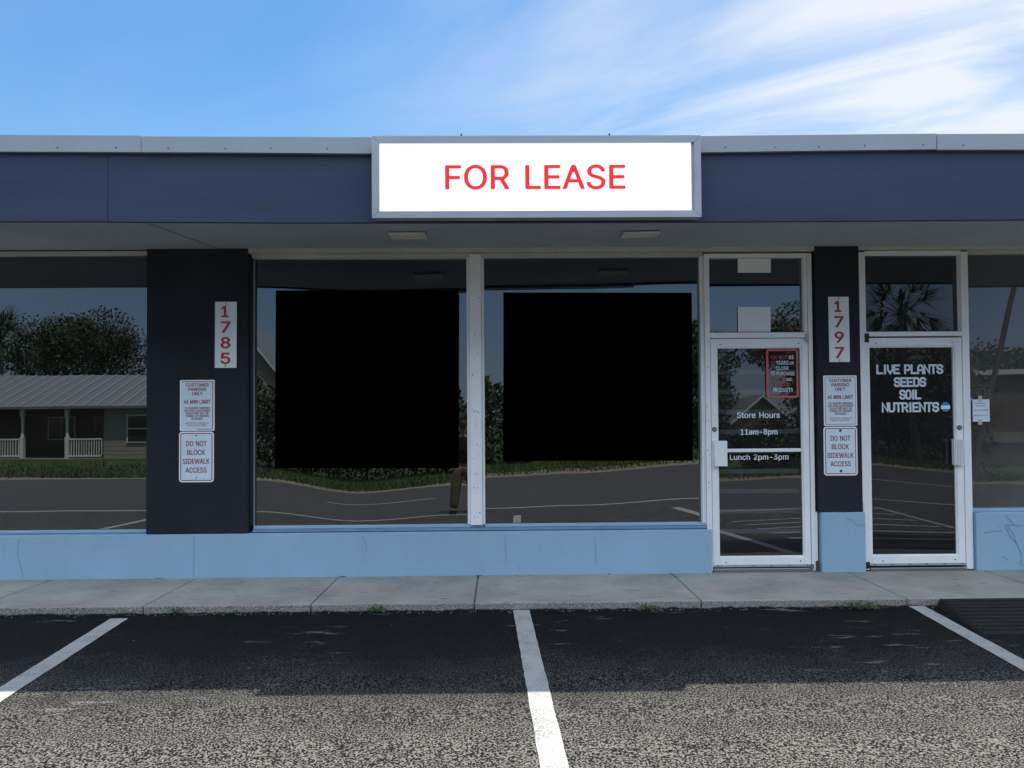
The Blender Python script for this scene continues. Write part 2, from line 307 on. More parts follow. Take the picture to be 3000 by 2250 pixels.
GLYPHS = {
 'A':(192,'7,0 81,203 110,203 185,0 158,0 115,121 106,149 93,191 98,191 85,148 76,121 34,0|44,57 44,79 148,79 148,57'),
 'B':(182,'24,0 24,203 96,203 110,203 121,200 132,196 140,191 147,184 152,177 156,168 158,159 159,150 159,141 157,134 155,128 151,123 147,118 143,114 137,111 132,109 126,107 126,105 132,104 139,102 145,98 151,94 156,88 161,81 164,73 166,65 167,54 166,45 164,35 160,27 154,19 147,13 138,7 127,3 114,1 99,0|50,23 98,23 112,24 124,27 132,32 138,38 141,46 142,55 142,61 140,68 137,74 133,79 128,83 122,87 115,90 108,92 99,92 50,92|50,114 95,114 102,115 109,116 115,118 121,122 125,126 129,131 132,136 134,142 134,149 133,157 130,165 125,172 118,177 108,180 96,181 50,181'),
 'C':(204,'107,-3 90,-1 74,3 60,10 47,20 37,32 28,46 21,63 17,81 16,102 17,122 21,141 28,157 37,172 47,184 60,193 74,201 90,205 107,206 117,206 127,204 136,202 145,198 153,194 161,188 168,182 174,175 179,167 183,159 187,149 189,139 163,139 161,146 159,152 156,158 152,163 148,167 143,171 138,175 132,177 126,180 120,181 113,182 107,182 95,181 84,178 73,173 64,166 56,157 50,146 45,133 42,118 41,102 42,85 45,71 50,58 57,47 64,38 74,31 84,25 95,22 107,21 113,21 120,22 126,24 132,26 138,29 143,32 148,36 152,41 156,46 159,51 161,58 163,64 189,64 187,54 184,45 179,36 174,28 168,21 161,15 153,10 145,5 136,2 127,-1 117,-2'),
 'D':(201,'88,0 38,0 38,23 86,23 102,24 115,27 127,32 137,40 145,49 152,60 156,72 159,86 160,102 159,118 156,132 152,144 145,155 138,164 128,171 116,176 103,180 88,181 37,181 37,203 90,203 109,202 126,198 141,191 154,182 165,170 173,156 180,140 183,122 185,102 183,82 180,64 173,47 165,33 154,22 140,12 125,5 107,1|50,203 50,0 24,0 24,203'),
 'E':(167,'24,0 24,203 149,203 149,181 50,181 50,114 142,114 142,91 50,91 50,23 150,23 150,0'),
 'F':(164,'24,0 24,203 148,203 148,181 50,181 50,111 138,111 138,88 50,88 50,0'),
 'G':(208,'107,-3 90,-1 74,3 60,10 47,20 36,32 28,46 21,63 17,81 16,102 17,122 21,141 28,157 36,172 47,184 60,193 74,201 89,205 106,206 116,206 127,204 136,201 145,198 154,193 161,188 168,181 174,174 180,167 184,158 187,149 190,139 163,139 161,146 158,152 155,157 151,162 147,167 142,171 137,174 132,177 126,179 120,181 113,182 106,182 94,181 83,178 73,173 64,166 56,157 50,146 45,133 42,118 41,102 42,85 45,71 50,58 57,47 64,38 74,31 84,25 95,22 107,21 119,22 129,24 138,28 146,34 153,41 158,49 163,59 165,69 166,81 174,80 113,80 113,102 191,102 191,80 190,64 186,49 180,36 172,25 162,15 151,8 137,2 123,-2'),
 'H':(207,'24,0 24,203 50,203 50,116 157,116 157,203 183,203 183,0 157,0 157,93 50,93 50,0'),
 'I':(120,'12,0 12,23 47,23 47,181 12,181 12,203 108,203 108,181 73,181 73,23 108,23 108,0'),
 'J':(159,'74,-3 57,-1 43,4 30,13 21,25 15,40 13,58 13,69 39,69 39,58 40,47 43,37 49,30 56,24 64,21 74,20 84,21 92,24 99,30 104,37 108,47 109,58 109,203 135,203 135,58 133,40 127,25 118,13 105,4 91,-1'),
 'K':(187,'42,58 42,86 56,104 70,121 85,138 145,203 179,203 92,110 91,110|24,0 24,203 50,203 50,134 50,90 50,77 50,0|149,0 75,104 91,124 179,0'),
 'L':(157,'24,0 24,203 50,203 50,23 144,23 144,0'),
 'M':(251,'24,0 24,203 61,203 111,75 115,64 120,49 125,34 129,20 123,20 127,33 132,48 137,63 141,75 191,203 227,203 227,0 202,0 202,116 202,131 202,147 202,165 203,183 205,183 199,164 193,145 187,129 182,116 137,0 114,0 68,116 64,128 58,144 52,163 45,183 48,183 48,166 48,149 49,131 49,116 49,0'),
 'N':(209,'24,0 24,203 54,203 137,73 145,60 155,43 166,22 162,21 160,43 160,63 160,78 160,203 185,203 185,0 155,0 81,116 71,132 59,152 43,181 48,181 49,153 50,131 50,116 50,0'),
 'O':(213,'107,-3 90,-1 74,3 60,10 48,20 37,32 28,46 21,63 17,81 16,102 17,122 21,141 28,157 37,172 48,184 60,193 74,201 90,205 107,206 124,205 139,201 153,193 166,184 177,172 186,157 192,141 196,122 197,102 196,81 192,63 186,46 177,32 166,20 153,10 139,3 124,-1|107,21 119,22 130,25 140,30 149,38 157,47 163,58 168,71 171,85 172,102 171,118 168,133 163,146 157,157 149,166 140,173 130,178 119,181 107,182 95,181 84,178 74,173 64,166 57,157 50,146 45,133 42,118 41,102 42,85 45,71 50,58 57,47 64,38 74,30 84,25 95,22'),
 'P':(174,'24,0 24,203 94,203 109,203 122,200 133,195 143,189 150,182 156,173 160,163 163,153 164,141 163,129 160,118 156,109 150,100 143,93 133,87 122,83 109,80 94,79 50,79 50,0|50,102 93,102 103,103 112,104 119,107 125,110 130,115 133,120 136,126 138,133 138,141 138,149 136,156 133,162 130,167 125,172 119,176 112,179 103,180 93,181 50,181'),
 'Q':(213,'98,64 125,64 148,34 153,26 187,-19 160,-19 138,11 132,18|107,-3 90,-1 74,3 60,10 48,20 37,32 28,46 21,63 17,81 16,102 17,122 21,141 28,157 37,172 48,184 60,193 74,201 90,205 107,206 124,205 139,201 153,193 166,184 177,172 186,157 192,141 196,122 197,102 196,81 192,63 186,46 177,32 166,20 153,10 139,3 124,-1|107,21 119,22 130,25 140,30 149,38 157,47 163,58 168,71 171,85 172,102 171,118 168,133 163,146 157,157 149,166 140,173 130,178 119,181 107,182 95,181 84,178 74,173 64,166 57,157 50,146 45,133 42,118 41,102 42,85 45,71 50,58 57,47 64,38 74,30 84,25 95,22'),
 'R':(180,'24,0 24,203 94,203 109,203 122,200 133,195 143,189 150,182 156,173 160,163 163,153 164,141 163,129 160,118 156,109 150,100 143,93 133,87 122,83 109,80 94,79 50,79 50,0|50,102 93,102 103,103 112,104 119,107 125,110 130,115 133,120 136,126 138,133 138,141 138,149 136,156 133,162 130,167 125,172 119,176 112,179 103,180 93,181 50,181|141,0 92,92 121,92 171,0'),
 'S':(179,'89,-4 75,-3 63,0 51,4 41,9 32,16 26,24 20,33 17,43 15,55 42,55 43,47 46,41 49,35 54,30 60,26 67,23 74,21 81,20 89,20 98,20 107,22 114,24 121,27 127,32 132,37 135,42 137,49 138,56 138,62 136,67 133,72 129,75 124,79 118,82 98,89 73,96 58,101 45,108 34,116 27,125 22,136 21,149 22,160 25,170 30,179 37,187 45,194 55,199 66,203 78,205 91,206 104,205 116,203 126,199 136,194 144,187 151,179 156,171 159,161 160,151 135,151 133,161 128,169 121,175 112,180 102,182 90,183 82,183 74,181 67,179 61,176 56,172 51,167 48,162 47,156 46,150 47,144 49,138 52,133 57,129 62,126 68,123 85,117 106,112 125,105 131,103 137,99 143,95 149,90 154,85 158,79 161,72 163,64 163,55 162,45 159,35 155,25 148,17 139,10 129,4 118,0 104,-3'),
 'T':(179,'13,181 13,203 167,203 167,181 103,181 103,0 77,0 77,181'),
 'U':(207,'104,-3 88,-2 74,1 62,6 51,13 41,22 34,32 28,43 25,56 24,69 24,203 50,203 50,71 50,62 53,53 56,45 61,38 67,32 75,27 83,24 93,21 104,21 114,21 124,24 132,27 140,32 146,38 151,45 154,53 156,62 157,71 157,203 183,203 183,69 182,56 178,43 173,32 166,22 156,13 145,6 133,1 119,-2'),
 'V':(192,'82,0 7,203 34,203 77,82 86,55 99,12 94,12 107,55 116,82 158,203 185,203 111,0'),
 'W':(274,'62,0 7,203 33,203 65,78 70,58 75,37 79,16 76,16 80,37 85,58 90,78 122,203 152,203 185,78 190,58 194,37 199,16 195,16 200,37 204,58 209,78 241,203 268,203 212,0 182,0 147,129 141,157 134,190 140,190 134,158 127,129 92,0'),
 'X':(190,'7,0 87,114 87,95 12,203 42,203 71,160 82,144 89,132 97,117 93,117 101,131 109,144 119,160 149,203 178,203 104,96 104,115 182,0 153,0 117,52 107,66 100,78 92,92 98,92 90,79 82,66 73,52 37,0'),
 'Y':(189,'81,0 81,83 7,203 36,203 77,138 89,117 100,92 89,92 100,117 112,138 152,203 182,203 107,83 107,0'),
 'Z':(175,'17,0 17,19 109,154 122,172 136,190 139,182 114,181 89,181 16,181 16,203 159,203 159,185 67,51 54,32 39,13 36,22 61,23 86,23 160,23 160,0'),
 '0':(181,'91,-3 76,-1 63,3 52,10 42,19 34,31 28,45 23,62 20,81 19,102 20,122 23,141 28,158 34,172 42,184 52,194 64,201 76,205 91,206 105,205 118,201 129,194 139,184 147,172 154,158 158,141 161,122 162,102 161,81 158,62 154,45 147,31 139,19 129,10 118,3 105,-1|91,20 100,21 109,24 116,29 123,37 128,46 132,57 135,71 137,85 138,102 137,118 135,133 132,146 128,157 123,167 116,174 109,179 100,183 91,184 81,183 73,179 65,174 59,167 53,157 49,146 46,133 44,118 44,102 44,85 46,71 49,57 53,46 59,37 65,29 73,24 81,21'),
 '1':(181,'31,0 31,22 156,22 156,0|110,203 110,0 85,0 85,179 84,179 34,143 34,171 79,203'),
 '2':(181,'26,0 26,19 94,91 113,113 118,119 121,125 124,131 126,136 128,142 128,149 128,156 126,162 123,167 119,172 115,176 109,180 103,182 97,183 89,184 82,183 75,182 69,179 64,175 59,171 56,165 53,159 51,152 51,145 26,145 27,156 30,167 34,177 41,185 48,193 57,198 67,203 78,205 90,206 102,205 113,203 122,199 131,193 138,186 144,178 149,169 152,159 152,149 152,142 151,134 148,127 145,120 140,112 134,103 107,72 61,24 61,23 156,23 156,0'),
 '3':(181,'87,-3 75,-2 64,0 53,4 43,9 35,15 28,23 23,32 19,42 17,53 44,53 45,46 47,40 51,35 55,30 60,27 66,24 73,22 80,20 87,20 95,20 103,22 110,24 116,28 122,32 126,37 129,43 131,50 132,58 131,65 129,72 126,78 122,84 117,89 110,93 102,97 92,98 80,99 63,99 63,120 115,179 115,181 28,181 28,203 149,203 149,184 85,111 85,116 99,116 112,114 123,110 133,105 142,98 148,89 153,79 156,69 157,58 156,47 153,36 148,26 141,18 133,11 123,5 112,1 100,-2'),
 '4':(181,'16,42 16,63 99,203 124,203 43,66 43,65 165,65 165,42|113,0 113,48 113,58 113,127 137,127 137,0'),
 '5':(181,'88,-3 77,-2 66,0 56,4 47,10 39,16 33,24 28,33 25,42 24,52 49,52 50,46 52,41 55,36 59,31 64,27 69,24 75,22 82,20 88,20 96,21 104,23 110,26 116,30 122,35 126,42 129,49 130,57 131,65 130,73 129,81 125,88 121,95 116,100 110,105 103,108 95,110 87,111 80,110 74,109 67,107 61,105 56,102 51,98 27,101 38,203 147,203 147,181 60,181 54,121 59,124 65,127 71,130 78,132 85,133 92,133 101,133 109,131 118,128 125,125 132,120 138,114 143,108 148,100 152,92 154,84 156,75 156,65 155,53 152,41 148,30 141,21 133,13 123,6 113,1 101,-2'),
 '6':(181,'91,-3 78,-2 67,1 57,6 48,12 40,20 34,30 29,40 26,52 25,65 26,75 28,85 32,96 37,107 45,121 55,136 101,203 129,203 60,104 58,104 60,108 63,112 66,115 70,118 74,121 78,123 83,124 88,125 94,126 106,125 117,122 126,118 135,112 142,105 148,96 152,86 155,75 156,63 155,51 152,39 147,29 141,20 133,12 124,6 114,1 103,-2|91,19 98,20 105,22 111,25 117,29 122,34 126,41 129,47 130,55 131,63 130,71 129,79 126,85 122,91 117,96 111,101 105,104 98,105 91,106 83,106 76,104 70,101 64,97 59,92 55,86 52,79 51,71 50,63 51,55 52,48 55,41 59,34 64,29 70,25 76,22 83,20'),
 '7':(181,'39,0 129,179 129,181 25,181 25,203 156,203 156,179 66,0'),
 '8':(181,'91,-3 77,-2 65,1 54,5 45,10 36,17 30,25 25,34 22,43 21,54 21,63 23,70 26,78 30,85 35,91 40,96 47,101 54,104 61,106 61,107 52,110 44,116 37,123 32,132 29,142 28,152 29,162 32,171 36,180 42,187 50,194 58,199 68,203 79,205 91,206 102,205 113,203 122,199 131,194 138,187 145,180 149,171 152,162 153,152 152,142 149,132 144,123 137,116 129,110 120,107 120,106 127,104 134,101 140,96 146,91 151,85 155,78 158,70 160,63 160,54 159,43 156,34 151,25 145,17 136,10 127,5 116,1 104,-2|91,20 99,20 107,22 114,24 120,27 125,32 129,37 132,42 134,49 135,55 134,63 132,69 129,75 125,81 119,85 113,89 106,92 99,94 91,94 82,94 75,92 68,89 61,85 56,81 52,75 49,69 47,63 46,55 47,49 49,42 52,37 56,32 61,27 67,24 74,22 82,20|91,116 97,116 104,118 110,120 115,123 119,127 123,132 126,138 127,144 128,150 127,157 126,163 123,168 120,173 115,177 110,180 104,182 98,183 91,184 83,183 77,182 71,180 66,177 61,173 58,168 55,163 54,157 53,150 54,144 55,138 58,132 61,127 66,123 71,120 77,118 84,116'),
 '9':(181,'90,206 103,205 114,202 124,198 133,191 141,183 147,174 152,163 155,151 156,139 155,129 153,119 149,108 144,96 136,83 126,67 80,0 52,0 121,99 123,99 121,95 118,92 115,88 111,85 107,83 103,81 98,79 93,78 87,78 75,79 65,81 55,86 46,92 39,99 33,108 29,118 26,129 25,141 26,153 29,164 34,175 40,184 48,191 57,198 67,202 78,205|90,184 83,183 76,182 70,178 64,174 59,169 55,163 52,156 51,149 50,141 51,133 52,125 55,118 59,112 64,107 70,103 76,100 83,98 90,97 98,98 105,100 111,103 117,107 122,112 126,118 129,125 130,132 131,140 130,148 129,156 126,163 122,169 117,174 112,178 105,182 98,183'),
 '-':(181,'135,98 135,75 46,75 46,98'),
 'a':(156,'64,-3 55,-3 46,-1 38,2 30,6 24,11 19,18 15,25 13,34 12,43 13,51 14,58 17,64 21,69 26,74 31,77 37,80 43,82 50,84 71,88 93,91 99,91 103,93 106,94 108,96 110,99 110,102 110,103 110,109 109,114 107,119 104,123 100,126 96,129 91,131 85,132 78,132 71,132 65,131 60,129 55,126 51,124 47,120 44,117 42,113 40,110 16,116 20,125 25,132 31,138 38,143 45,147 53,150 61,152 69,153 78,154 96,152 102,150 108,147 114,144 120,140 125,135 129,128 132,120 134,111 135,101 135,0 111,0 111,21 109,21 101,10 97,6 92,3 86,0 80,-2 72,-3|68,18 77,19 84,21 91,23 97,27 102,32 105,37 108,43 110,49 110,55 110,76 104,73 93,70 80,68 70,67 54,63 49,61 45,59 41,56 39,52 37,47 37,42 37,37 39,33 41,29 44,26 48,23 52,21 57,19 62,18'),
 'c':(158,'83,-3 70,-2 58,1 47,7 37,14 29,23 22,34 18,46 15,60 14,75 15,90 18,104 22,116 29,127 37,137 47,144 58,149 70,153 83,154 90,153 97,152 104,151 110,149 116,146 122,142 127,138 132,134 136,129 139,123 142,117 145,111 121,105 116,116 108,124 97,130 83,132 73,131 65,128 58,124 52,118 47,111 43,103 41,94 39,85 39,75 39,65 41,56 43,47 47,39 52,32 58,26 65,22 73,19 83,19 97,21 108,26 117,35 122,47 145,41 143,34 140,28 136,22 132,17 128,13 122,9 117,5 111,2 104,0 97,-2 90,-3'),
 'e':(162,'85,-3 71,-2 58,1 47,7 37,14 29,23 22,34 17,46 15,60 14,75 15,90 17,103 22,116 29,127 37,136 46,144 57,149 69,153 82,154 90,153 98,152 106,150 114,146 121,142 128,136 134,130 139,122 143,113 146,102 148,91 148,78 148,68 30,68 30,88 135,88 124,81 123,90 122,99 119,107 115,115 111,121 105,126 98,129 91,131 82,132 73,131 65,129 59,125 53,120 48,115 44,108 41,100 39,93 38,84 38,71 39,60 41,51 44,42 49,35 54,29 60,25 68,21 76,19 85,18 91,19 96,20 101,21 106,23 110,26 114,29 117,33 120,37 122,42 146,36 143,29 139,22 134,16 128,10 121,6 113,2 104,-1 95,-3'),
 'h':(164,'45,91 45,0 21,0 21,203 45,203 45,115 41,115 46,128 53,138 61,145 70,150 80,153 91,154 101,153 110,151 118,147 125,142 131,136 136,128 140,119 142,108 143,96 143,0 118,0 118,94 117,105 114,114 109,122 102,127 94,131 84,132 77,131 70,130 64,127 59,123 54,119 51,113 48,107 46,99'),
 'm':(244,'21,0 21,152 45,152 45,118 43,118 46,126 49,133 53,138 58,143 63,147 69,150 75,153 81,154 88,154 98,153 107,150 115,144 121,137 126,128 128,118 125,118 127,125 131,131 135,137 140,142 146,147 152,150 159,152 167,154 175,154 183,154 191,152 199,149 206,144 211,138 216,131 220,123 222,113 223,102 223,0 198,0 198,101 197,111 194,119 189,125 182,129 175,131 167,132 161,132 155,130 150,128 145,125 141,121 138,116 136,111 135,105 134,99 134,0 110,0 110,104 109,112 106,119 101,124 95,129 88,131 80,132 74,132 68,130 63,128 58,125 54,121 50,116 48,110 46,103 45,95 45,0'),
 'n':(164,'45,91 45,0 21,0 21,152 45,152 45,115 41,115 46,128 53,138 61,145 70,150 80,153 91,154 101,153 110,151 118,147 125,142 131,136 136,128 140,119 142,108 143,96 143,0 118,0 118,94 117,105 114,114 109,122 102,127 94,131 84,132 77,131 70,130 64,127 59,123 54,119 51,113 48,107 46,99'),
 'o':(166,'83,-3 70,-2 58,1 47,7 37,14 29,23 22,34 18,46 15,60 14,75 15,90 18,104 22,116 29,127 37,137 47,144 58,149 70,153 83,154 96,153 108,149 119,144 129,137 137,127 144,116 149,104 151,90 152,75 151,60 149,46 144,34 137,23 129,14 119,7 108,1 96,-2|83,19 92,19 101,22 108,26 114,32 119,39 123,47 126,56 127,65 128,75 127,85 126,94 123,103 119,111 114,118 108,124 101,128 92,131 83,132 73,131 65,128 58,124 52,118 47,111 43,103 41,94 39,85 39,75 39,65 41,56 43,47 47,39 52,32 58,26 65,22 73,19'),
 'p':(170,'21,-57 21,152 45,152 45,128 47,128 55,138 59,142 63,146 69,149 75,152 83,153 92,154 104,153 115,150 125,144 134,137 142,128 148,117 152,105 155,91 156,76 155,60 152,46 148,34 142,23 134,14 125,6 115,1 104,-2 92,-3 83,-3 75,-1 69,2 64,5 59,9 55,12 47,23 45,23 45,-57|88,19 97,20 105,22 112,26 118,32 123,39 126,47 129,56 131,65 131,76 131,86 129,96 126,104 123,112 118,119 112,125 105,129 97,131 88,132 79,131 71,129 64,125 59,119 54,113 50,105 47,96 46,87 45,76 46,65 47,55 50,46 54,38 59,31 65,26 72,22 79,20'),
 'r':(104,'21,0 21,152 45,152 45,128 46,128 50,136 55,142 61,147 68,151 76,153 85,154 92,154 97,153 97,129 92,130 83,130 76,130 70,128 64,126 58,122 54,118 50,113 48,108 46,102 45,95 45,0'),
 's':(146,'73,-3 63,-3 53,-1 45,1 37,5 30,10 25,15 20,22 17,29 14,38 38,43 40,35 44,29 50,24 56,21 64,19 73,18 82,19 91,21 98,25 103,30 106,35 107,41 107,46 105,50 102,54 97,57 92,60 85,62 60,68 47,72 37,77 29,83 23,91 20,100 19,110 20,118 22,126 26,133 31,139 38,144 46,148 55,151 64,153 75,154 85,153 94,152 102,149 108,145 114,141 120,136 124,130 127,123 130,116 107,111 105,116 101,122 97,126 91,130 84,132 75,133 66,132 59,130 52,127 47,122 44,117 43,111 44,106 46,101 50,97 54,94 61,91 69,89 92,84 104,80 115,75 122,69 128,61 131,52 132,43 132,34 129,26 125,19 119,12 112,7 104,3 94,-1 84,-3'),
 't':(91,'82,152 82,131 3,131 3,152|26,188 50,188 50,39 51,33 52,28 54,25 58,22 62,20 68,20 74,20 81,21 85,1 77,-1 67,-2 55,-1 45,3 37,9 31,16 27,26 26,37'),
 'u':(164,'73,-2 63,-1 54,1 46,4 39,9 33,16 28,23 24,33 22,43 21,56 21,152 45,152 45,58 47,47 50,37 55,30 62,24 70,21 80,20 87,21 94,22 100,25 105,28 110,33 113,39 116,45 118,53 118,61 118,152 143,152 143,0 119,0 119,37 123,37 118,24 111,14 103,7 94,2 84,-1'),
}
CAPH = FONT_CAP/400
GCACHE = {}
def inside(p, poly):
    c = False; j = len(poly)-1
    for i in range(len(poly)):
        (xi, yi), (xj, yj) = poly[i], poly[j]
        if (yi > p[1]) != (yj > p[1]) and p[0] < (xj-xi)*(p[1]-yi)/(yj-yi)+xi: c = not c
        j = i
    return c
def glyph(c):                     # outer strokes that cross are filled one by one, each on its own thin layer
    if c in GCACHE: return GCACHE[c]
    adv, data = GLYPHS[c]; cons = [[tuple(map(int, q.split(','))) for q in con.split()] for con in data.split('|')]
    area = lambda P: sum(P[i-1][0]*P[i][1]-P[i][0]*P[i-1][1] for i in range(len(P)))
    sg = max((abs(area(P)), area(P)) for P in cons)[1]; outer = [P for P in cons if area(P)*sg > 0]; holes = [P for P in cons if area(P)*sg <= 0]
    V, F = [], []
    for li, P in enumerate(outer):
        cu = bpy.data.curves.new('t', 'CURVE'); cu.dimensions = '2D'; cu.fill_mode = 'BOTH'
        for Q in [P]+[h for h in holes if inside(h[0], P)]:
            sp = cu.splines.new('POLY'); sp.points.add(len(Q)-1); sp.use_cyclic_u = True
            for q, (a, b_) in zip(sp.points, Q): q.co = (a/400, b_/400, 0, 1)
        ob = bpy.data.objects.new('t', cu); C.objects.link(ob)
        me = bpy.data.meshes.new_from_object(ob.evaluated_get(bpy.context.evaluated_depsgraph_get()))
        n = len(V); V += [(q.co.x, q.co.y, 0.0002*li) for q in me.vertices]; F += [tuple(i+n for i in f.vertices) for f in me.polygons]
        bpy.data.objects.remove(ob); bpy.data.curves.remove(cu); bpy.data.meshes.remove(me)
    GCACHE[c] = (adv/400, V, F); return GCACHE[c]
def glyph_faces(string):
    V, F, x = [], [], 0.0
    for c in string:
        if c == ' ': x += 0.2625; continue
        adv, gv, gf = glyph(c); n = len(V)
        V += [(q[0]+x, q[1], q[2]) for q in gv]; F += [tuple(i+n for i in f) for f in gf]; x += adv
    return V, F
def tag(o, label=None, cat=None, group=None, kind=None):
    if label: o['label'] = label
    if cat: o['category'] = cat
    if group: o['group'] = group
    if kind: o['kind'] = kind
    return o
def empty(name, loc, label, cat, group=None):
    o = bpy.data.objects.new(name, None); C.objects.link(o); o.location = loc; o.empty_display_size = 0.1
    ROOT[o.name] = Vector(loc); return tag(o, label, cat, group)
def struct(name, mb, mat, smooth=False): return tag(mb.build(name, mat, None, smooth), kind='structure')
def interp(xs, ys, x):
    if x <= xs[0]: return ys[0]
    for i in range(len(xs)-1):
        if x <= xs[i+1]:
            t = (x-xs[i])/(xs[i+1]-xs[i]); t = t*t*(3-2*t) if len(xs) > 2 else t
            return ys[i]+(ys[i+1]-ys[i])*t
    return ys[-1]
def lot_z(y): return -0.023*max(0.0, min(-1.0-y, 6.35))

# ---------------------------------------------------------------- setting: ground, lot, walk, road
struct('ground', MB().quad((-400,-400,-0.17),(400,-400,-0.17),(400,400,-0.17),(-400,400,-0.17)), verge)
ys = [-0.9,-1.0,-2.0,-3.0,-4.0,-5.0,-6.0,-7.35]
lot = MB()
for a, bq in zip(ys, ys[1:]): lot.quad((-45,bq,lot_z(bq)),(45,bq,lot_z(bq)),(45,a,lot_z(a)),(-45,a,lot_z(a)))
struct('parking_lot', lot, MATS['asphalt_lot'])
struct('road', MB().quad((-200,-16.0,-0.142),(200,-16.0,-0.142),(200,-7.0,-0.142),(-200,-7.0,-0.142)), MATS['road_asphalt'])
rl = MB()
rl.box(-200,200,-7.40,-7.28,-0.160,-0.138)
for k in range(-18, 19): rl.box(k*12.2-4.4, k*12.2-1.3, -11.45,-11.34,-0.160,-0.138)
struct('road_lines', rl, MATS['line_paint'])
sh = MB(); N = 120; vs = []; fs = []
for i in range(N+1):
    x = -60+120*i/N; w = 0.6+1.2*noise.noise((x*0.21,3.3,0)) + (1.6 if x > -2 else 0.0)*(1 if x < 9 else 0.4)
    vs += [(x,-15.9+0.25*noise.noise((x*0.7,0,0)),-0.150),(x,-16.3-max(0.2,w),-0.150)]
for i in range(N): fs.append((2*i,2*i+2,2*i+3,2*i+1))
sh.add(vs, fs); struct('sandy_shoulder', sh, sand)
walk = MB(); jx = [-14,-9.4,-6.9,-4.15,-2.83,-1.52,-0.23,1.57,3.21,4.5,5.9,8.6,14]
for a, bq in zip(jx, jx[1:]): walk.box(a+0.005, bq-0.005, -1.10+0.012*noise.noise((a,0,0)), 0.3, -0.10, 0.06+0.003*noise.noise((a*3,1,0)), b=0.010)
walk.box(-14,14,-1.06,0.3,-0.12,0.035)
struct('sidewalk', walk, MATS['concrete_walk'])
random.seed(3)
def stripe(pl, pr, y0, y1):       # a painted line whose left and right edges are given as x at y0 and y1
    mb = MB(); n = 70; vs = []; fs = []
    for i in range(n+1):
        t = i/n; y = y0+(y1-y0)*t
        a = pl[0]+(pl[1]-pl[0])*t+random.uniform(-.0022,.0022); bq = pr[0]+(pr[1]-pr[0])*t+random.uniform(-.0022,.0022)
        vs += [(a,y,lot_z(y)+0.004),(bq,y,lot_z(y)+0.004)]
    for i in range(n): fs.append((2*i,2*i+1,2*i+3,2*i+2))
    mb.add(vs, fs); return struct('parking_line', mb, MATS['line_paint'])
stripe((-3.02,-2.79),(-2.885,-2.655),-1.22,-5.9)
stripe((0.077,0.235),(0.206,0.365),-1.10,-5.9)
stripe((3.222,2.98),(3.345,3.11),-1.10,-5.9)
stripe((-6.15,-6.0),(-6.02,-5.87),-1.22,-5.9); stripe((6.32,6.2),(6.45,6.33),-1.1,-5.9)
for k in range(6):                # hatched access aisle, seen in the door glass
    y = -2.0-0.62*k; mb = MB(); mb.quad((3.75,y-.07,lot_z(y)+0.004),(3.75,y-0.17,lot_z(y-0.1)+0.004),(6.15,y-0.55,lot_z(y-0.55)+0.004),(6.15,y-0.45,lot_z(y-0.45)+0.004))
    struct('parking_line', mb, MATS['line_paint'])

# ---------------------------------------------------------------- the store building
B = empty('store_building', (0,0,0.06), 'long single storey shop with navy fascia, charcoal pillars and pale blue base wall', 'building')
def slanted(mb, x0, x1, y0, y1, zt0, zt1, zb0, zb1, mi=0):
    mb.add([(x0,y0,zb0),(x1,y0,zb1),(x1,y1,zb1),(x0,y1,zb0),(x0,y0,zt0),(x1,y0,zt1),(x1,y1,zt1),(x0,y1,zt0)],
           [(0,1,5,4),(1,2,6,5),(2,3,7,6),(3,0,4,7),(4,5,6,7),(3,2,1,0)], mi)
def ztop(x): return interp([-9,-0.9,1.5,9],[3.70,3.640,3.642,3.72],x)
fa = MB()
for a, bq, dz in ((-9,-2.966,0.0),(-2.962,5.4,0.0),(5.404,9,0.0)):
    n = 6
    for i in range(n):
        u, w = a+(bq-a)*i/n, a+(bq-a)*(i+1)/n
        zb = lambda x: interp([-9,-4,-0.9,1.2,9],[3.035,3.027,3.006,3.004,3.03],x)
        slanted(fa, u, w, -1.40, -1.36, 3.58, 3.58, zb(u), zb(w))
fa.build('fascia_board', navy, B)
segs = [(-9,-2.705,3.715,3.664,3.585,3.537),(-2.70,0.3,3.657,3.640,3.536,3.512),(0.302,3.328,3.641,3.667,3.512,3.545),(3.333,9,3.662,3.672,3.540,3.537)]
for i, (a, bq, t0, t1, b0, b1) in enumerate(segs):
    mb = MB(); n = max(3, int((bq-a)/0.35)); yo = -1.425-0.003*(i%2)
    for k in range(n):
        u, w = a+(bq-a)*k/n, a+(bq-a)*(k+1)/n; lu, lw = k/n, (k+1)/n
        j = lambda q: 0.002*noise.noise((q*2.1, i, 0)) if 0 < q else 0
        slanted(mb, u, w, yo, -1.400, t0+(t1-t0)*lu, t0+(t1-t0)*lw, b0+(b1-b0)*lu+j(lu), b0+(b1-b0)*lw+j(lw))
        slanted(mb, u, w, yo-0.006, yo, b0+(b1-b0)*lu+j(lu)+0.008, b0+(b1-b0)*lw+j(lw)+0.008, b0+(b1-b0)*lu+j(lu), b0+(b1-b0)*lw+j(lw))
        slanted(mb, u, w, -1.400, -1.25, t0+(t1-t0)*lu, t0+(t1-t0)*lw, t0+(t1-t0)*lu-0.01, t0+(t1-t0)*lw-0.01)
    x = a+0.2
    while x < bq-0.1:
        q = (x-a)/(bq-a); mb.disc(x, yo, b0+(b1-b0)*q+0.032+random.uniform(-.004,.006), 0.0045, 8, 1); x += random.uniform(0.32,0.5)
    mb.build('drip_edge', [alum, dark], B)
so = MB(); so.quad((-9,-1.36,3.03),(9,-1.36,3.03),(9,0.0,3.112),(-9,0.0,3.112)); so.quad((-9,-1.36,3.13),(9,-1.36,3.13),(9,0.0,3.16),(-9,0.0,3.16))
so.build('soffit', soff, B)
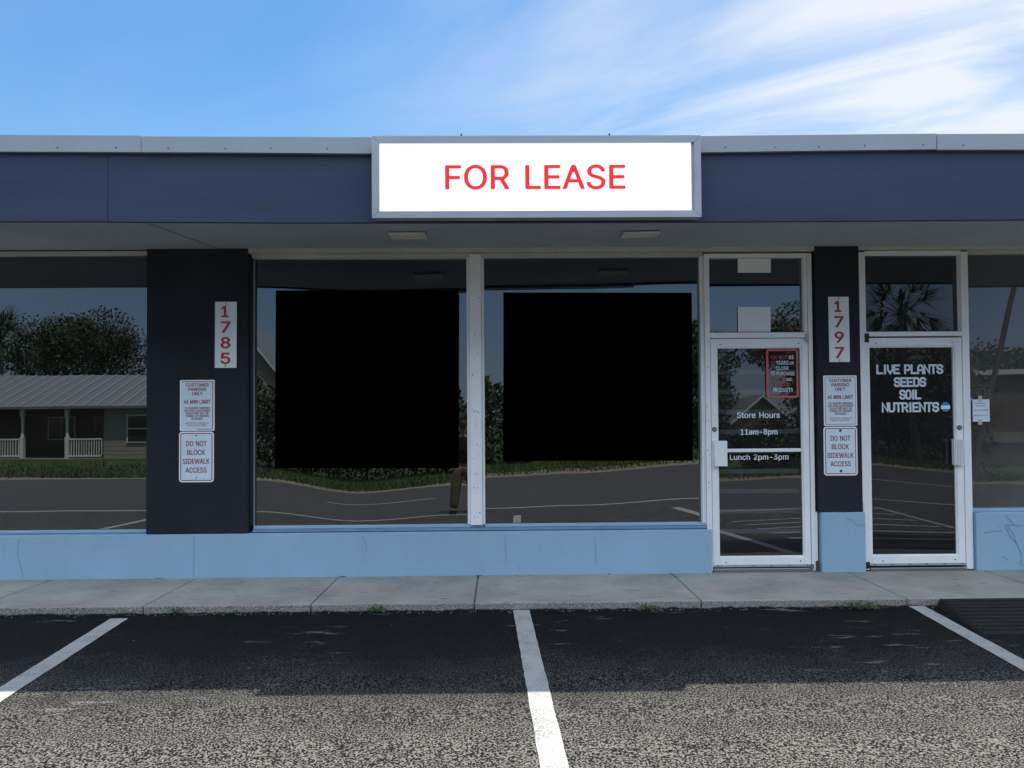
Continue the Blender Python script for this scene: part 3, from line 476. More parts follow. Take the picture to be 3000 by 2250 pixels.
seam = MB(); seam.add([(-2.71,-1.3,3.031),(-2.70,-1.3,3.031),(-2.62,-0.02,3.108),(-2.63,-0.02,3.108)],[(0,1,2,3)])
seam.build('soffit_seam', dark, B)
MB().box(-9,9,-1.35,9.0,3.55,3.60).build('roof', alum, B)
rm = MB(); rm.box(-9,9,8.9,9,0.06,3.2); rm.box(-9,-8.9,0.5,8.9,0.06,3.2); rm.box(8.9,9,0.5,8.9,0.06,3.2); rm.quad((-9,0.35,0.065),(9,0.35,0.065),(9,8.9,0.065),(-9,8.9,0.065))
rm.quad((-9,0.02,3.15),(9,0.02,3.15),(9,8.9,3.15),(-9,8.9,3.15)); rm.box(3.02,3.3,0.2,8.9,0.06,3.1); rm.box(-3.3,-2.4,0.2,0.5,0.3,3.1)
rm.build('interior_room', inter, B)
# pillars
def rough_pillar(x0, x1, z0, z1, y0):
    mb = MB(); mb.box(x0, x1, y0, 0.2, z0, z1, b=0.008); return mb.build('pillar', char, B)
rough_pillar(-3.288,-2.352,0.468,3.118,-0.06)
MB().box(-2.352,-2.318,0.0,0.2,0.53,3.03).build('pillar_reveal', dark, B)
rough_pillar(2.948,3.362,0.617,3.14,-0.06)
# beams over the openings
be = MB(); be.box(-2.372,2.948,-0.05,0.16,3.068,3.125,b=0.006); be.box(-2.33,1.90,-0.02,0.16,3.028,3.066,b=0.004); be.build('lintel', stucco, B)
be = MB(); be.box(3.362,9,-0.05,0.16,3.078,3.135,b=0.006); be.build('lintel', stucco, B)
be = MB(); be.box(-9,-3.288,-0.02,0.16,3.066,3.10,b=0.004); be.build('lintel', stucco, B)
# base walls
def crack(mb, pts, y, w=0.004, mi=1):
    for (x0,z0),(x1,z1) in zip(pts, pts[1:]):
        d = Vector((x1-x0, z1-z0)).normalized(); nx, nz = -d.y*w/2, d.x*w/2
        mb.quad((x0+nx,y,z0+nz),(x1+nx,y,z1+nz),(x1-nx,y,z1-nz),(x0-nx,y,z0-nz), mi)
def jag(pts, n=5, j=0.008):
    out = []
    for (x0,z0),(x1,z1) in zip(pts, pts[1:]):
        for k in range(n): out.append((x0+(x1-x0)*k/n+random.uniform(-j,j), z0+(z1-z0)*k/n+random.uniform(-j,j)))
    return out+[pts[-1]]
wline = paint('wall_crack', (0.17,0.27,0.38), 0.8, 0.2)
bw = MB(); bw.box(-9,1.945,-0.055,0.2,0.055,0.466,b=0.006)
for pts in ([(-2.846,0.455),(-2.85,0.07)], [(-4.45,0.43),(-4.46,0.28),(-4.40,0.08)], [(0.86,0.40),(0.858,0.17)], [(-1.30,0.44),(-1.26,0.36),(-1.27,0.30)], [(0.02,0.43),(0.03,0.18)]):
    crack(bw, jag(pts, 5, 0.003), -0.0575, 0.003)
x = -4.6
while x < 1.9:                     # chipped paint along the foot of the wall
    l = random.uniform(0.01,0.10)
    if random.random() < 0.4: bw.box(x, x+l*.7, -0.0595, -0.0556, 0.060, 0.060+random.uniform(0.002,0.007), 2)
    x += l+random.uniform(0.02,0.30)
bw.build('base_wall', [blue, wline, dark], B)
bw = MB(); bw.box(2.966,3.378,-0.07,0.2,0.055,0.616,b=0.008); crack(bw, jag([(3.20,0.56),(3.27,0.53),(3.30,0.49),(3.37,0.50)],3,.004), -0.0725); bw.build('base_wall', [blue, wline], B)
bw = MB(); bw.box(4.425,9,-0.055,0.2,0.055,0.600,b=0.008)
for pts in ([(4.49,0.41),(4.59,0.425),(4.66,0.43)], [(4.70,0.57),(4.75,0.52),(4.78,0.48),(4.86,0.475)], [(4.78,0.48),(4.69,0.485)], [(4.69,0.47),(4.74,0.38),(4.80,0.31),(4.84,0.22),(4.84,0.12),(4.90,0.075)], [(4.72,0.47),(4.77,0.40),(4.80,0.31)], [(4.66,0.19),(4.72,0.16)], [(4.9,0.35),(4.97,0.33)]):
    crack(bw, jag(pts, 3, 0.004), -0.0575, 0.005)
bw.box(4.418,4.475,-0.04,-0.020,0.058,0.60,3)
bw.build('base_wall', [blue, wline, dark, dblue], B)

def pane(name, mat, parent, x0, x1, z0, z1, xs, ds, nx=28, nz=24, yaw=0.0, yc=0.05):
    mb = MB(); vs = []; fs = []
    for i in range(nx+1):
        for j in range(nz+1):
            x = x0+(x1-x0)*i/nx; z = z0+(z1-z0)*j/nz
            vs.append((x, yc+(z-1.6)*interp(xs, ds, x)+yaw*(x-(x0+x1)/2), z))
    for i in range(nx):
        for j in range(nz): q = i*(nz+1)+j; fs.append((q, q+nz+1, q+nz+2, q+1))
    mb.add(vs, fs); return mb.build(name, mat, parent, smooth=True)

# windows: the frame is the part, the pane its sub-part
wf = MB(); wf.box(-9,-3.288,-0.01,0.14,0.478,0.500,b=0.003); wf.box(-9,-3.29,-0.03,0.12,0.46,0.476,1)
w = wf.build('window', [blue, dblue], B); pane('pane', gl_win, w, -9,-3.27,0.49,3.08,[-9,-3.29],[0.004,0.004])
wf = MB(); wf.box(-2.318,-0.165,-0.01,0.14,0.500,0.526,0,0.003); wf.box(-2.318,1.90,-0.03,0.12,0.474,0.498,1); wf.box(-2.320,-2.314,0.0,0.03,0.526,3.026,2)
wf.box(-0.326,-0.299,-0.012,0.14,0.528,3.026,3,0.003)
w = wf.build('window', [blue, dblue, signal, white], B)
pane('pane', gl_win, w, -2.318,-0.31,0.51,3.04,[-2.32,-1.35,-0.42],[0.006,0.019,0.0125], yaw=0.008)
mb = MB(); mb.box(-0.297,-0.188,-0.045,0.14,0.524,3.05,0,0.003)
for (dx, z) in ((-.028,2.96),(.022,2.965),(0.0,2.90),(-.03,2.62),(.03,2.64),(-.01,2.3),(.02,2.12),(-.03,1.92),(-.035,1.6),(-.02,1.58),(.0,1.58),(.02,1.57),(0,1.45),(.01,1.27),(-.03,1.14),(0,1.0),(-.02,.87),(.01,.87),(.03,.64),(-.02,.60),(.01,.60)):
    mb.disc(-0.242+dx,-0.045,z,random.choice((.003,.004,.0055)),8,1,0.002)
mb.build('mullion', [white, dark], B)
wf = MB(); wf.box(-0.186,-0.163,-0.012,0.14,0.528,3.026,0,0.003); wf.box(-0.186,1.905,-0.01,0.14,0.500,0.524,1,0.003); wf.box(1.874,1.892,-0.012,0.14,0.524,3.03,0,0.003)
w = wf.build('window', [white, blue], B)
pane('pane', gl_win, w, -0.18,1.885,0.51,3.04,[-0.15,0.73,1.88],[0.005,0.002,-0.006])
wf = MB(); wf.box(4.418,9,-0.01,0.14,0.602,0.632,0,0.003); wf.box(4.418,9,-0.012,0.14,3.05,3.076,1,0.003)
w = wf.build('window', [blue, stucco], B)
pane('pane', gl_haze, w, 4.40,9,0.615,3.06,[4.43,9],[0.015,0.015])

# doorway 1
df = MB()
df.box(1.912,1.960,-0.02,0.13,0.07,3.05,0,0.003); df.box(1.896,1.909,-0.005,0.13,0.47,3.03,0,0.002)
df.box(2.892,2.930,-0.02,0.13,0.07,3.05,0,0.003); df.box(2.862,2.890,0.0,0.13,2.31,3.02,0,0.003)
df.box(1.961,2.891,-0.018,0.13,3.020,3.052,0,0.003); df.box(1.961,2.891,-0.018,0.13,2.254,2.305,0,0.003)
for z in (2.88,2.62,2.50,2.42,2.22,1.98,1.62,1.60,1.48,1.2,1.16,0.9,0.85,0.5,0.45): df.disc(1.936+random.uniform(-.012,.012),-0.02,z,0.004,8,1,0.002)
df.box(2.930,2.947,-0.02,0.1,0.06,0.615,0); df.box(2.925,2.945,-0.032,-0.021,0.065,0.16,2)
df.build('door_frame', [white, dark, rust], B)
MB().box(1.963,2.89,-0.03,0.12,0.061,0.096,b=0.004).build('threshold', steel, B)
wf = MB(); wf.box(1.9605,2.862,0.02,0.06,2.3055,2.314); w = wf.build('transom', dark, B)
pane('pane', gl_win, w, 1.955,2.866,2.31,3.025,[1.96,2.86],[0.003,0.004],10,8)
def door(x0, x1, hinge_left, gx0, gx1, mat, xs, ds):
    mb = MB(); zt = 2.247; y0, y1 = -0.012, 0.035
    mb.box(x0,gx0-0.012,y0,y1,0.106,zt,0,0.004); mb.box(gx1+0.012,x1,y0,y1,0.106,zt,0,0.004)
    mb.box(gx0-0.0115,gx1+0.0115,y0,y1,2.168,zt,0,0.003); mb.box(gx0-0.0115,gx1+0.0115,y0,y1,0.106,0.198,0,0.003)
    mb.box(gx0-0.0115,gx0,0.0,0.03,0.1985,2.1675,0); mb.box(gx1,gx1+0.0115,0.0,0.03,0.1985,2.1675,0)
    mb.box(gx0+.0005,gx1-.0005,0.0,0.03,2.157,2.1675,0); mb.box(gx0+.0005,gx1-.0005,0.0,0.03,0.1985,0.208,0)
    mb.box(x0+0.005,x1-0.005,-0.020,-0.0125,0.108,0.128,2)
    for k in range(6): mb.disc(x0+0.04+(x1-x0-0.08)*k/5,-0.020,0.121,0.006,8,1,0.003)
    for x, z in ((x0+0.09,2.195),(x1-0.09,2.20),(x0+0.12,0.15),(x1-0.10,0.158)): mb.disc(x,-0.012,z,0.006,8,1,0.003)
    d = mb.build('door', [white, dark, alum], B)
    pane('pane', mat, d, gx0-.004, gx1+.004, 0.19, 2.175, xs, ds, 10, 16, yc=0.02)
    return d
d1 = door(1.966,2.886,False,2.033,2.818,gl_door,[2.04,2.8],[0.0105,0.0075])
d1['label'] = 'white framed glass door with store hours lettering and push bar'
MB().rrect(1.977,2.097,1.053,1.288,-0.06,-0.013,0.004).build('handle', white, d1)
pb = MB(); pb.box(2.098,2.795,-0.045,-0.02,1.182,1.213,0,0.004); pb.build('push_bar', white, d1)
lk = MB(); lk.disc(1.993,-0.0125,1.396,0.022,18,0,0.006); lk.disc(1.993,-0.0190,1.396,0.015,18,1,0.003); lk.build('lock', [dark, steel], d1)
pv = MB(); pv.box(2.855,2.891,-0.026,-0.0185,2.21,2.29,0,0.002); pv.build('pivot', steel, d1); MB().box(2.875,2.905,-0.03,-0.021,0.085,0.13).build('pivot', steel, d1)
for a in (('Store Hours',2.213,2.617,1.501,0.052,0.006,0.03), ('11am-8pm',2.244,2.592,1.344,0.050,0.006,0.03), ('Lunch 2pm-3pm',2.141,2.692,1.108,0.049,0.006,0.03)):
    MB().text(*a).build('lettering_line', vinyl, d1)
for k in range(9): z = 1.936-0.1885*k; MB().box(2.03,2.82,0.075,0.10,z-0.02,z+0.02).build('security_bar', barm, d1)
# doorway 2
df = MB()
df.box(3.379,3.438,-0.02,0.13,0.07,3.06,0,0.003); df.box(4.350,4.416,-0.02,0.13,0.07,3.06,0,0.003)
df.box(3.4385,4.3495,-0.018,0.13,3.036,3.072,0,0.003); df.box(3.4385,4.3495,-0.018,0.13,2.262,2.305,0,0.003)
z = 0.7
while z < 3.0:                    # lumpy paint bead along the masonry
    hgt = random.uniform(.04,.12); df.box(3.362-random.uniform(0,.004),3.380,-0.03,0.0,z,z+hgt,0,0.004); z += hgt
df.build('door_frame', [white, dark], B)
MB().box(3.44,4.348,-0.03,0.12,0.061,0.090,b=0.004).build('threshold', steel, B)
wf = MB(); wf.box(3.439,4.349,0.02,0.06,2.3055,2.312); w = wf.build('transom', dark, B)
pane('pane', gl_dark, w, 3.43,4.355,2.305,3.04,[3.44,4.35],[0.0,0.003],10,8)
d2 = door(3.442,4.346,True,3.474,4.269,gl_dark,[3.48,4.25],[-0.004,0.0045])
d2['label'] = 'white framed black glass door lettered live plants, seeds, soil, nutrients'
hd = MB(); hd.rrect(4.233,4.325,1.047,1.287,-0.055,-0.013,0.004)
for k in range(6): hd.box(4.243+0.014*k,4.247+0.014*k,-0.057,-0.0552,1.05,1.284,1)
hd.build('handle', [white, alum], d2)
lk = MB(); lk.disc(4.309,-0.0125,1.396,0.022,18,0,0.006); lk.disc(4.309,-0.0190,1.396,0.015,18,1,0.003); lk.build('lock', [dark, steel], d2)
pv = MB(); pv.box(3.42,3.462,-0.026,-0.0205,2.205,2.29,0,0.002); pv.build('pivot', dark, d2); MB().box(3.395,3.432,-0.03,-0.021,0.085,0.145).build('pivot', dark, d2)
# block lettering drawn as chamfered strokes
GL = {'L':[[(0,1),(0,0),(1,0)]], 'I':[[(.5,0),(.5,.999)]], 'V':[[(0,1),(0,.45),(.5,0),(1,.45),(1,1)]],
 'E':[[(1,1),(0,1),(0,0),(1,0)],[(.12,.5),(.8,.5)]], 'P':[[(0,0),(0,1),(.7,1),(1,.8),(1,.6),(.7,.4),(.12,.4)]],
 'A':[[(0,0),(0,.75),(.3,1),(.7,1),(1,.75),(1,0)],[(.12,.38),(.88,.38)]], 'N':[[(0,0),(0,1),(1,0),(1,1)]],
 'T':[[(0,1),(1,1)],[(.5,.91),(.5,0)]], 'S':[[(1,.80),(1,.86),(.75,1),(.25,1),(0,.85),(0,.65),(.2,.52),(.8,.48),(1,.35),(1,.15),(.75,0),(.25,0),(0,.14),(0,.20)]],
 'D':[[(0,0),(0,1),(.7,1),(1,.78),(1,.22),(.7,0),(.12,0)]], 'O':[[(.5,1),(.25,1),(0,.8),(0,.2),(.25,0),(.75,0),(1,.2),(1,.8),(.75,1),(.5,1)]],
 'U':[[(0,1),(0,.2),(.25,0),(.75,0),(1,.2),(1,1)]], 'R':[[(0,0),(0,1),(.7,1),(1,.8),(1,.62),(.7,.45),(.12,.45)],[(.55,.40),(1,0)]]}
def block(mb, word, x0, x1, zb, zt, y, t, mi=0):
    wid = [0.35 if c in 'I' else (0.4 if c == ' ' else 0.72) for c in word]; gap = 0.26; tot = sum(wid)+gap*(len(word)-1)
    k = (x1-x0-t)/tot; x = x0+t/2; H = zt-zb-t
    for c, wd in zip(word, wid):
        for pl in GL.get(c, []):
            P = [Vector((x+px*wd*k, zb+t/2+pz*H)) for px, pz in pl]; n = len(P); lf = []; rg = []
            for i in range(n):
                a = (P[i]-P[i-1]).normalized() if i else None; bq = (P[i+1]-P[i]).normalized() if i < n-1 else None
                a = a or bq; bq = bq or a; na, nb = Vector((-a.y,a.x)), Vector((-bq.y,bq.x)); mm = (na+nb)
                mm = mm.normalized() if mm.length > .01 else na; s = t/2/max(.5, mm.dot(na)); q = P[i].copy()
                if i == 0: q -= bq*(t/2 if pl[0] not in ((.12,.5),(.12,.38),(.55,.40),(.5,.91),(.5,1)) else 0)
                if i == n-1: q += a*(t/2 if pl[-1] not in ((.12,.4),(.12,0),(.12,.45),(.88,.38),(.5,1)) else 0)
                lf.append((q.x+mm.x*s,y,q.y+mm.y*s)); rg.append((q.x-mm.x*s,y,q.y-mm.y*s))
            mb.add(lf+rg, [(i,i+1,n+i+1,n+i) for i in range(n-1)], mi)
        x += (wd+gap)*k
for a in (('LIVE PLANTS',3.540,4.177,1.904,1.996), ('SEEDS',3.705,4.012,1.783,1.875), ('SOIL',3.755,3.962,1.664,1.757), ('NUTRIENTS',3.585,4.131,1.544,1.638)):
    pl = MB(); block(pl, *a, 0.006, 0.0186); pl.build('lettering_line', vinylp, d2)

# ---------------------------------------------------------------- lease sign cabinet
S = empty('lease_sign', (0.271,-1.41,3.003), 'wide white light box sign reading FOR LEASE in red on the navy fascia', 'sign')
X0, X1, Z0, Z1, YF = -0.952,1.494,3.004,3.616,-1.54
cb = MB(); cb.box(X0+.004,X1-.004,YF+0.03,-1.43,Z0+.004,Z1-.004); cb.build('cabinet', signal, S)
fr = MB(); t = 0.050
def bar(pts, y0, y1): fr.add([(x,y0,z) for x,z in pts]+[(x,y1,z) for x,z in pts], [(0,1,2,3),(7,6,5,4),(0,4,5,1),(1,5,6,2),(2,6,7,3),(3,7,4,0)])
g = 0.0012
bar([(X0,Z0+g),(X0,Z1-g),(X0+t,Z1-t-g),(X0+t,Z0+t+g)], YF, YF+0.03); bar([(X1,Z0+g),(X1,Z1-g),(X1-t,Z1-t-g),(X1-t,Z0+t+g)], YF, YF+0.03)
bar([(X0+g,Z1),(X1-g,Z1),(X1-t-g,Z1-t),(X0+t+g,Z1-t)], YF+0.001, YF+0.03); bar([(X0+g,Z0),(X1-g,Z0),(X1-t-g,Z0+t),(X0+t+g,Z0+t)], YF+0.001, YF+0.03)
fr.build('frame', signal, S)
fm = MB(); fm.box(X0+t,X1-t,YF+0.022,YF+0.0285,Z0+t,Z1-t); fm.build('face_retainer', signal, S)
MB().box(X0+t+0.004,X1-t-0.021,YF+0.012,YF+0.0215,Z0+t-0.001,Z1-t-0.002).build('face', litface, S)
MB().text('FOR LEASE',-0.407,0.926,3.220,0.1755,YF+0.0118,0.026,0,0.004).build('lettering', bright_red, S)
for x in (-0.291,0.818):
    bo = MB(); bo.tube([(x,-1.50,Z1),(x,-1.50,Z1+0.028)],0.006,8); bo.build('bolt', dark, S)

# ---------------------------------------------------------------- plaques and signs on the pillars
def plaque_sign(name, label, digits, x0, x1, z0, z1, y, rot=0.0):
    e = empty(name, ((x0+x1)/2, y, z0), label, 'sign', 'street number plaques')
    W_, H_ = x1-x0, z1-z0
    MB().box(x0,x1,y-0.006,y,z0,z1,b=0.0015).build('plate', plaque, e)
    for i, c in enumerate(digits):
        tx = MB()
        zt = z1-H_*(0.068+0.2355*i); a, bq = (0.29,0.70) if c != '1' else (0.31,0.60)
        tx.text(c, x0+W_*a, x0+W_*bq, zt-H_*0.162, H_*0.162, y-0.0075, 0.06); tx.build('digit', redink, e)
    for z in (z1-H_*0.03, z0+H_*0.03): MB().disc((x0+x1)/2,y-0.006,z,0.0065,10,0,0.003).build('screw', dark, e)
    e.rotation_euler.y = rot; return e
plaque_sign('number_plaque','tall narrow white plaque with red street number 1785','1785',-2.656,-2.456,1.998,2.612,-0.0605,R_(0.25))
plaque_sign('number_plaque','tall narrow white plaque with red street number 1797','1797',3.065,3.258,2.018,2.630,-0.0605,R_(-0.2))
PK = [('CUSTOMER',767,793,97,290,.018),('PARKING',804,831,118,270,.018),('ONLY',841,868,149,238,.018),('45 MIN LIMIT',908,938,80,305,.022),
 ('TO ENSURE PARKING',968,985,87,298,.01),('FOR OUR CUSTOMERS',990,1007,80,304,.01),('VIOLATORS MAY BE',1012,1030,93,290,.01),('TOWED AT OWNERS',1035,1052,93,293,.01),('EXPENSE',1057,1075,145,240,.01),
 ('ADDITIONAL PARKING IN',1097,1110,93,290,.0),('REAR OF BUILDING',1116,1129,113,270,.0)]
def parking_sign(label, x0, x1, z0, z1, y, full):
    e = empty('parking_sign', ((x0+x1)/2,y,z0), label, 'sign', 'customer parking signs'); W_, H_ = x1-x0, z1-z0
    MB().rrect(x0,x1,z0,z1,y-0.004,y,0.010).build('plate', signwh, e)
    MB().rrect(x0+0.012,x1-0.012,z0+0.010,z1-0.010,y-0.0045,y-0.0042,0.006).build('sheeting', signbl, e)
    for s, t0, t1, a, bq, bo in PK:
        MB().text(s, x0+W_*(a-45)/295, x0+W_*(bq-45)/295, z1-H_*(t1-738)/432, H_*(t1-t0)/432, y-0.0062, bo*1.6).build('lettering_line', redsign, e)
    bd = MB(); q = 0.013; yb = y-0.0064
    if full: bd.rring(x0+q,x1-q,z0+q,z1-q,yb,0.004,0.005)
    else:
        bd.quad((x0+.02,yb,z1-q),(x1-q,yb,z1-q),(x1-q,yb,z1-q-.005),(x0+.02,yb,z1-q-.005)); bd.quad((x1-q,yb,z1-q-.0052),(x1-q-.007,yb,z1-q-.0052),(x1-q-.007,yb,z0+q),(x1-q,yb,z0+q))
        bd.quad((x1-q-.0072,yb,z0+q),(x0+W_*.49,yb,z0+q),(x0+W_*.49,yb,z0+q+.005),(x1-q-.0072,yb,z0+q+.005))
    bd.build('border', redsign, e); return e
parking_sign('customer parking sign with half worn off red border, on the wide left pillar',-2.976,-2.657,1.417,1.888,-0.0605,False)
parking_sign('customer parking sign with complete red border, on the narrow pillar between doors',3.005,3.319,1.421,1.892,-0.0605,True)
def block_sign(label, x0, x1, z0, z1, y, hole):
    e = empty('sidewalk_sign', ((x0+x1)/2,y,z0), label, 'sign', 'do not block sidewalk signs'); W_, H_ = x1-x0, z1-z0
    MB().rrect(x0,x1,z0,z1,y-0.004,y,0.028).build('plate', signwh, e)
    MB().rrect(x0+0.022,x1-0.022,z0+0.022,z1-0.022,y-0.0045,y-0.0042,0.012).build('sheeting', signbl, e)
    for s, t0, t1, a, bq in (('DO NOT',1255,1297,100,273),('BLOCK',1330,1372,108,260),('SIDEWALK',1405,1448,70,298),('ACCESS',1480,1523,95,273)):
        MB().text(s, x0+W_*(a-38)/297, x0+W_*(bq-38)/297, z1-H_*(t1-1175)/430, H_*(t1-t0)/430, y-0.0062, 0.02).build('lettering_line', redsign, e)
    MB().rring(x0+.013,x1-.013,z0+.013,z1-.013,y-0.0055,0.018,0.0075).build('border', redsign, e)
    for z in (z1-H_*0.077, z0+H_*0.093): MB().disc((x0+x1)/2,y-0.0047,z,hole,12,0,0.003).build('screw', dark, e)
block_sign('white do not block sidewalk access sign with small screws, on the wide left pillar',-2.983,-2.663,0.944,1.410,-0.0605,0.006)
block_sign('do not block sidewalk sign with big black screws, on the narrow pillar between doors',2.999,3.315,0.958,1.413,-0.0605,0.0115)

# ---------------------------------------------------------------- redaction panels, notices and stickers on the glass
def panel(label, x0, x1, z0, z1):  # black block added in place of a redacted window poster
    mb = MB(); mb.box(x0,x1,-0.0185,-0.0155,z0,z1); o = mb.build('redaction_panel', black, None, origin=((x0+x1)/2,-0.017,z0)); o.rotation_euler.y = R_(0.38)
    return tag(o, label, 'panel', 'black redaction panels over the shop windows')
panel('plain black redaction panel covering most of the window left of the white mullion',-2.117,-0.413,1.058,2.718)
panel('plain black redaction panel covering most of the window right of the white mullion',0.009,1.783,1.109,2.688)
def notice(label, x0, x1, z0, z1, y, mat, group=None, rot=0):
    o = MB().box(x0,x1,y-0.002,y,z0,z1).build('paper_notice', mat, None, origin=((x0+x1)/2,y,z0)); o.rotation_euler.y = rot
    return tag(o, label, 'notice', group)
notice('short blank white paper at the top of the glass above the left door',2.248,2.563,2.879,3.014,0.038,paper,'blank papers in the transom',R_(.3))
notice('larger blank white paper standing at the bottom of the glass above the left door',2.242,2.552,2.315,2.553,0.038,paper,'blank papers in the transom',R_(.3))
A = empty('age_sign', (2.647,0.008,1.687), 'red framed age limit sign reading you must be 21, on the left door glass', 'sign')
x0, x1, z0, z1 = 2.494,2.799,1.687,2.150
MB().rring(x0,x1,z0,z1,0.004,0.028,0.021).build('border', redfr, A)
ar = MB(); aw = MB()
def at(s, mb, t0, t1, a, bq, bo=.012): mb.text(s, x0+(a-1150)/570*(x1-x0), x0+(bq-1150)/570*(x1-x0), z1-(t1-245)/860*(z1-z0), (t1-t0)/860*(z1-z0), 0.004, bo)
at('YOU MUST',ar,362,425,1225,1540); at('BE',aw,362,425,1557,1645); at('21',ar,460,520,1235,1305); at('YEARS',aw,455,522,1325,1545); at('OR',aw,470,522,1563,1640)
at('OLDER',aw,555,615,1320,1545); at('TO PURCHASE',aw,645,710,1225,1648); at('E-CIGS',ar,745,805,1275,1475); at('AND',aw,755,808,1495,1605)
at('E-LIQUID',ar,840,900,1305,1575); at('PRODUCTS',aw,930,998,1265,1615)
ar.build('red_lettering', redfr, A); aw.build('white_lettering', vinyl, A)
oc = empty('octagon_sticker', (4.191,0.008,1.547), 'small blue and white octagonal sticker after the word nutrients on the black door', 'sticker')
def octo(r, z_lo, z_hi, y, mi, mb):
    pts = [(r*math.cos(R_(22.5+45*k)), r*math.sin(R_(22.5+45*k))) for k in range(8)]
    def clip(ps, h, sgn):
        out = []
        for (ax, az), (bx_, bz) in zip(ps, ps[1:]+ps[:1]):
            ia, ib = (az-h)*sgn >= 0, (bz-h)*sgn >= 0
            if ia: out.append((ax,az))
            if ia != ib: t_ = (h-az)/(bz-az); out.append((ax+(bx_-ax)*t_, h))
        return out
    ps = clip(clip(pts, z_lo, 1), z_hi, -1); mb.add([(4.191+p,y,1.592+q) for p, q in ps], [tuple(range(len(ps)))], mi)
om = MB(); octo(0.047,0.013,0.06,0.004,0,om); octo(0.047,-0.06,-0.020,0.004,0,om); om.build('blue_band', stickb, oc)
om = MB(); octo(0.047,-0.0198,0.0128,0.004,0,om); om.build('white_band', vinyl, oc)
nt_ = empty('taped_note', (4.53,-0.02,1.45), 'handwritten white note taped to the right hand window beside the black door', 'notice')
MB().box(4.449,4.610,0.003,0.005,1.450,1.661).build('sheet', paperb, nt_)
tp = MB(); tp.box(4.503,4.538,0.001,0.0028,1.640,1.695); tp.build('tape', tape, nt_)
tp = MB(); tp.box(4.497,4.535,0.001,0.0028,1.422,1.470); tp.build('tape', tape, nt_)
sw = MB()
for z, a, bq in ((1.62,4.47,4.57),(1.595,4.48,4.55),(1.555,4.465,4.60),(1.505,4.462,4.59)):
    x = a
    while x < bq: 
        l = random.uniform(.008,.016); sw.quad((x,0.0022,z),(x+l,0.0022,z+random.uniform(-.004,.004)),(x+l,0.0022,z+.010),(x,0.0022,z+.008)); x += l+random.uniform(.004,.01)
sw.build('handwriting', inkb, nt_)
st_ = empty('round_sticker', (4.432,0.008,1.63), 'round deep blue sticker half hidden behind the taped note', 'sticker')
MB().disc(4.434,0.018,1.660,0.030,24,0,0.002).build('disc', stickd, st_); MB().text('ACF',4.412,4.448,1.648,0.020,0.0148,0.01).build('lettering', vinyl, st_)
os_ = empty('open_sign', (4.66,0.3,1.55), 'dim unlit OPEN sign hanging inside the right hand window', 'sign')
MB().rring(4.59,4.80,1.665,1.80,0.29,0.006,0.010).build('frame', barm, os_); MB().text('OPEN',4.615,4.775,1.69,0.085,0.29,0.0).build('lettering', barm, os_)
MB().box(4.60,4.79,0.285,0.30,1.49,1.655).build('lower_panel', inkb, os_)

# ---------------------------------------------------------------- soffit vents
def vent(label, cx, cy, rot, drop):
    zc = 3.03+(cy+1.36)/1.36*0.082-0.014
    e = empty('soffit_vent', (cx,cy,zc), label, 'vent', 'vents in the soffit')
    f_ = MB(); w_, d_, b_ = 0.15, 0.115, 0.022
    for a in ((-w_,w_,-d_,-d_+b_),(-w_,w_,d_-b_,d_),(-w_,-w_+b_,-d_+b_,d_-b_),(w_-b_,w_,-d_+b_,d_-b_)): f_.box(cx+a[0],cx+a[1],cy+a[2],cy+a[3],zc-0.012,zc+0.004)
    f_.build('frame', paint('vent_frame',(0.62,0.66,0.70),.6), e); MB().box(cx-w_+b_,cx+w_-b_,cy-d_+b_,cy+d_-b_,zc-0.006,zc+0.002).build('grille', tan_, e)
    e.rotation_euler = (math.atan(0.082/1.36)+drop, 0, rot)
vent('tan soffit vent with white frame below the left part of the lease sign',-0.775,-0.80,R_(0),0.0)
vent('tan soffit vent with sagging white frame below the right part of the lease sign',1.166,-0.81,R_(-3),0.02)

# ---------------------------------------------------------------- rubber kerb ramp
rp = empty('kerb_ramp', (4.1,-1.5,-0.01), 'black ribbed rubber ramp leading up to the kerb beside the right parking line', 'ramp')
rb = MB(); xl0, xl1 = 3.43, 3.34
rb.add([(xl0,-1.125,-0.01),(5.2,-1.125,-0.01),(5.2,-1.84,-0.03),(xl1,-1.84,-0.03),(xl0+.03,-1.125,0.062),(5.2,-1.125,0.062),(5.2,-1.83,-0.008),(xl1+.02,-1.83,-0.008)],
       [(0,1,5,4),(1,2,6,5),(2,3,7,6),(3,0,4,7),(4,5,6,7)])
rb.build('body', rubber, rp)
rr = MB()
for k in range(9):
    t = (k+0.5)/9; y = -1.15-0.66*t; z = 0.062-0.070*(t*0.95+0.01); rr.box(xl0+0.04-0.09*t,5.2,y-0.014,y+0.014,z-0.004,z+0.008)
rr.build('ribs', rubber, rp)

gv = MB(); rnd = random.Random(21)
for k in range(330):              # grit and leaf crumbs washed up against the kerb, a few strays on the lot and walk
    near = rnd.random() < .8; x = rnd.uniform(-4.4,4.6); y = -1.115-abs(rnd.gauss(0,.025)) if near else rnd.choice((rnd.uniform(-3.4,-1.2), rnd.uniform(-1.0,-.1)))
    z = lot_z(y) if y < -1.09 else 0.063; s_ = rnd.uniform(.003,.009)*(1 if near else .8); a = rnd.uniform(0,6.28); m_ = 0 if rnd.random() < .55 else (1 if rnd.random() < .6 else 2)
    c, q = math.cos(a), math.sin(a); l = 1 if m_ == 0 else rnd.uniform(1.2,3)
    gv.add([(x+s_*l*c,y+s_*l*q,z),(x-s_*q,y+s_*c,z),(x-s_*l*c,y-s_*l*q,z),(x+s_*q,y-s_*c,z),(x,y,z+s_*(.9 if m_ == 0 else .35))],[(0,1,4),(1,2,4),(2,3,4),(3,0,4)],m_)
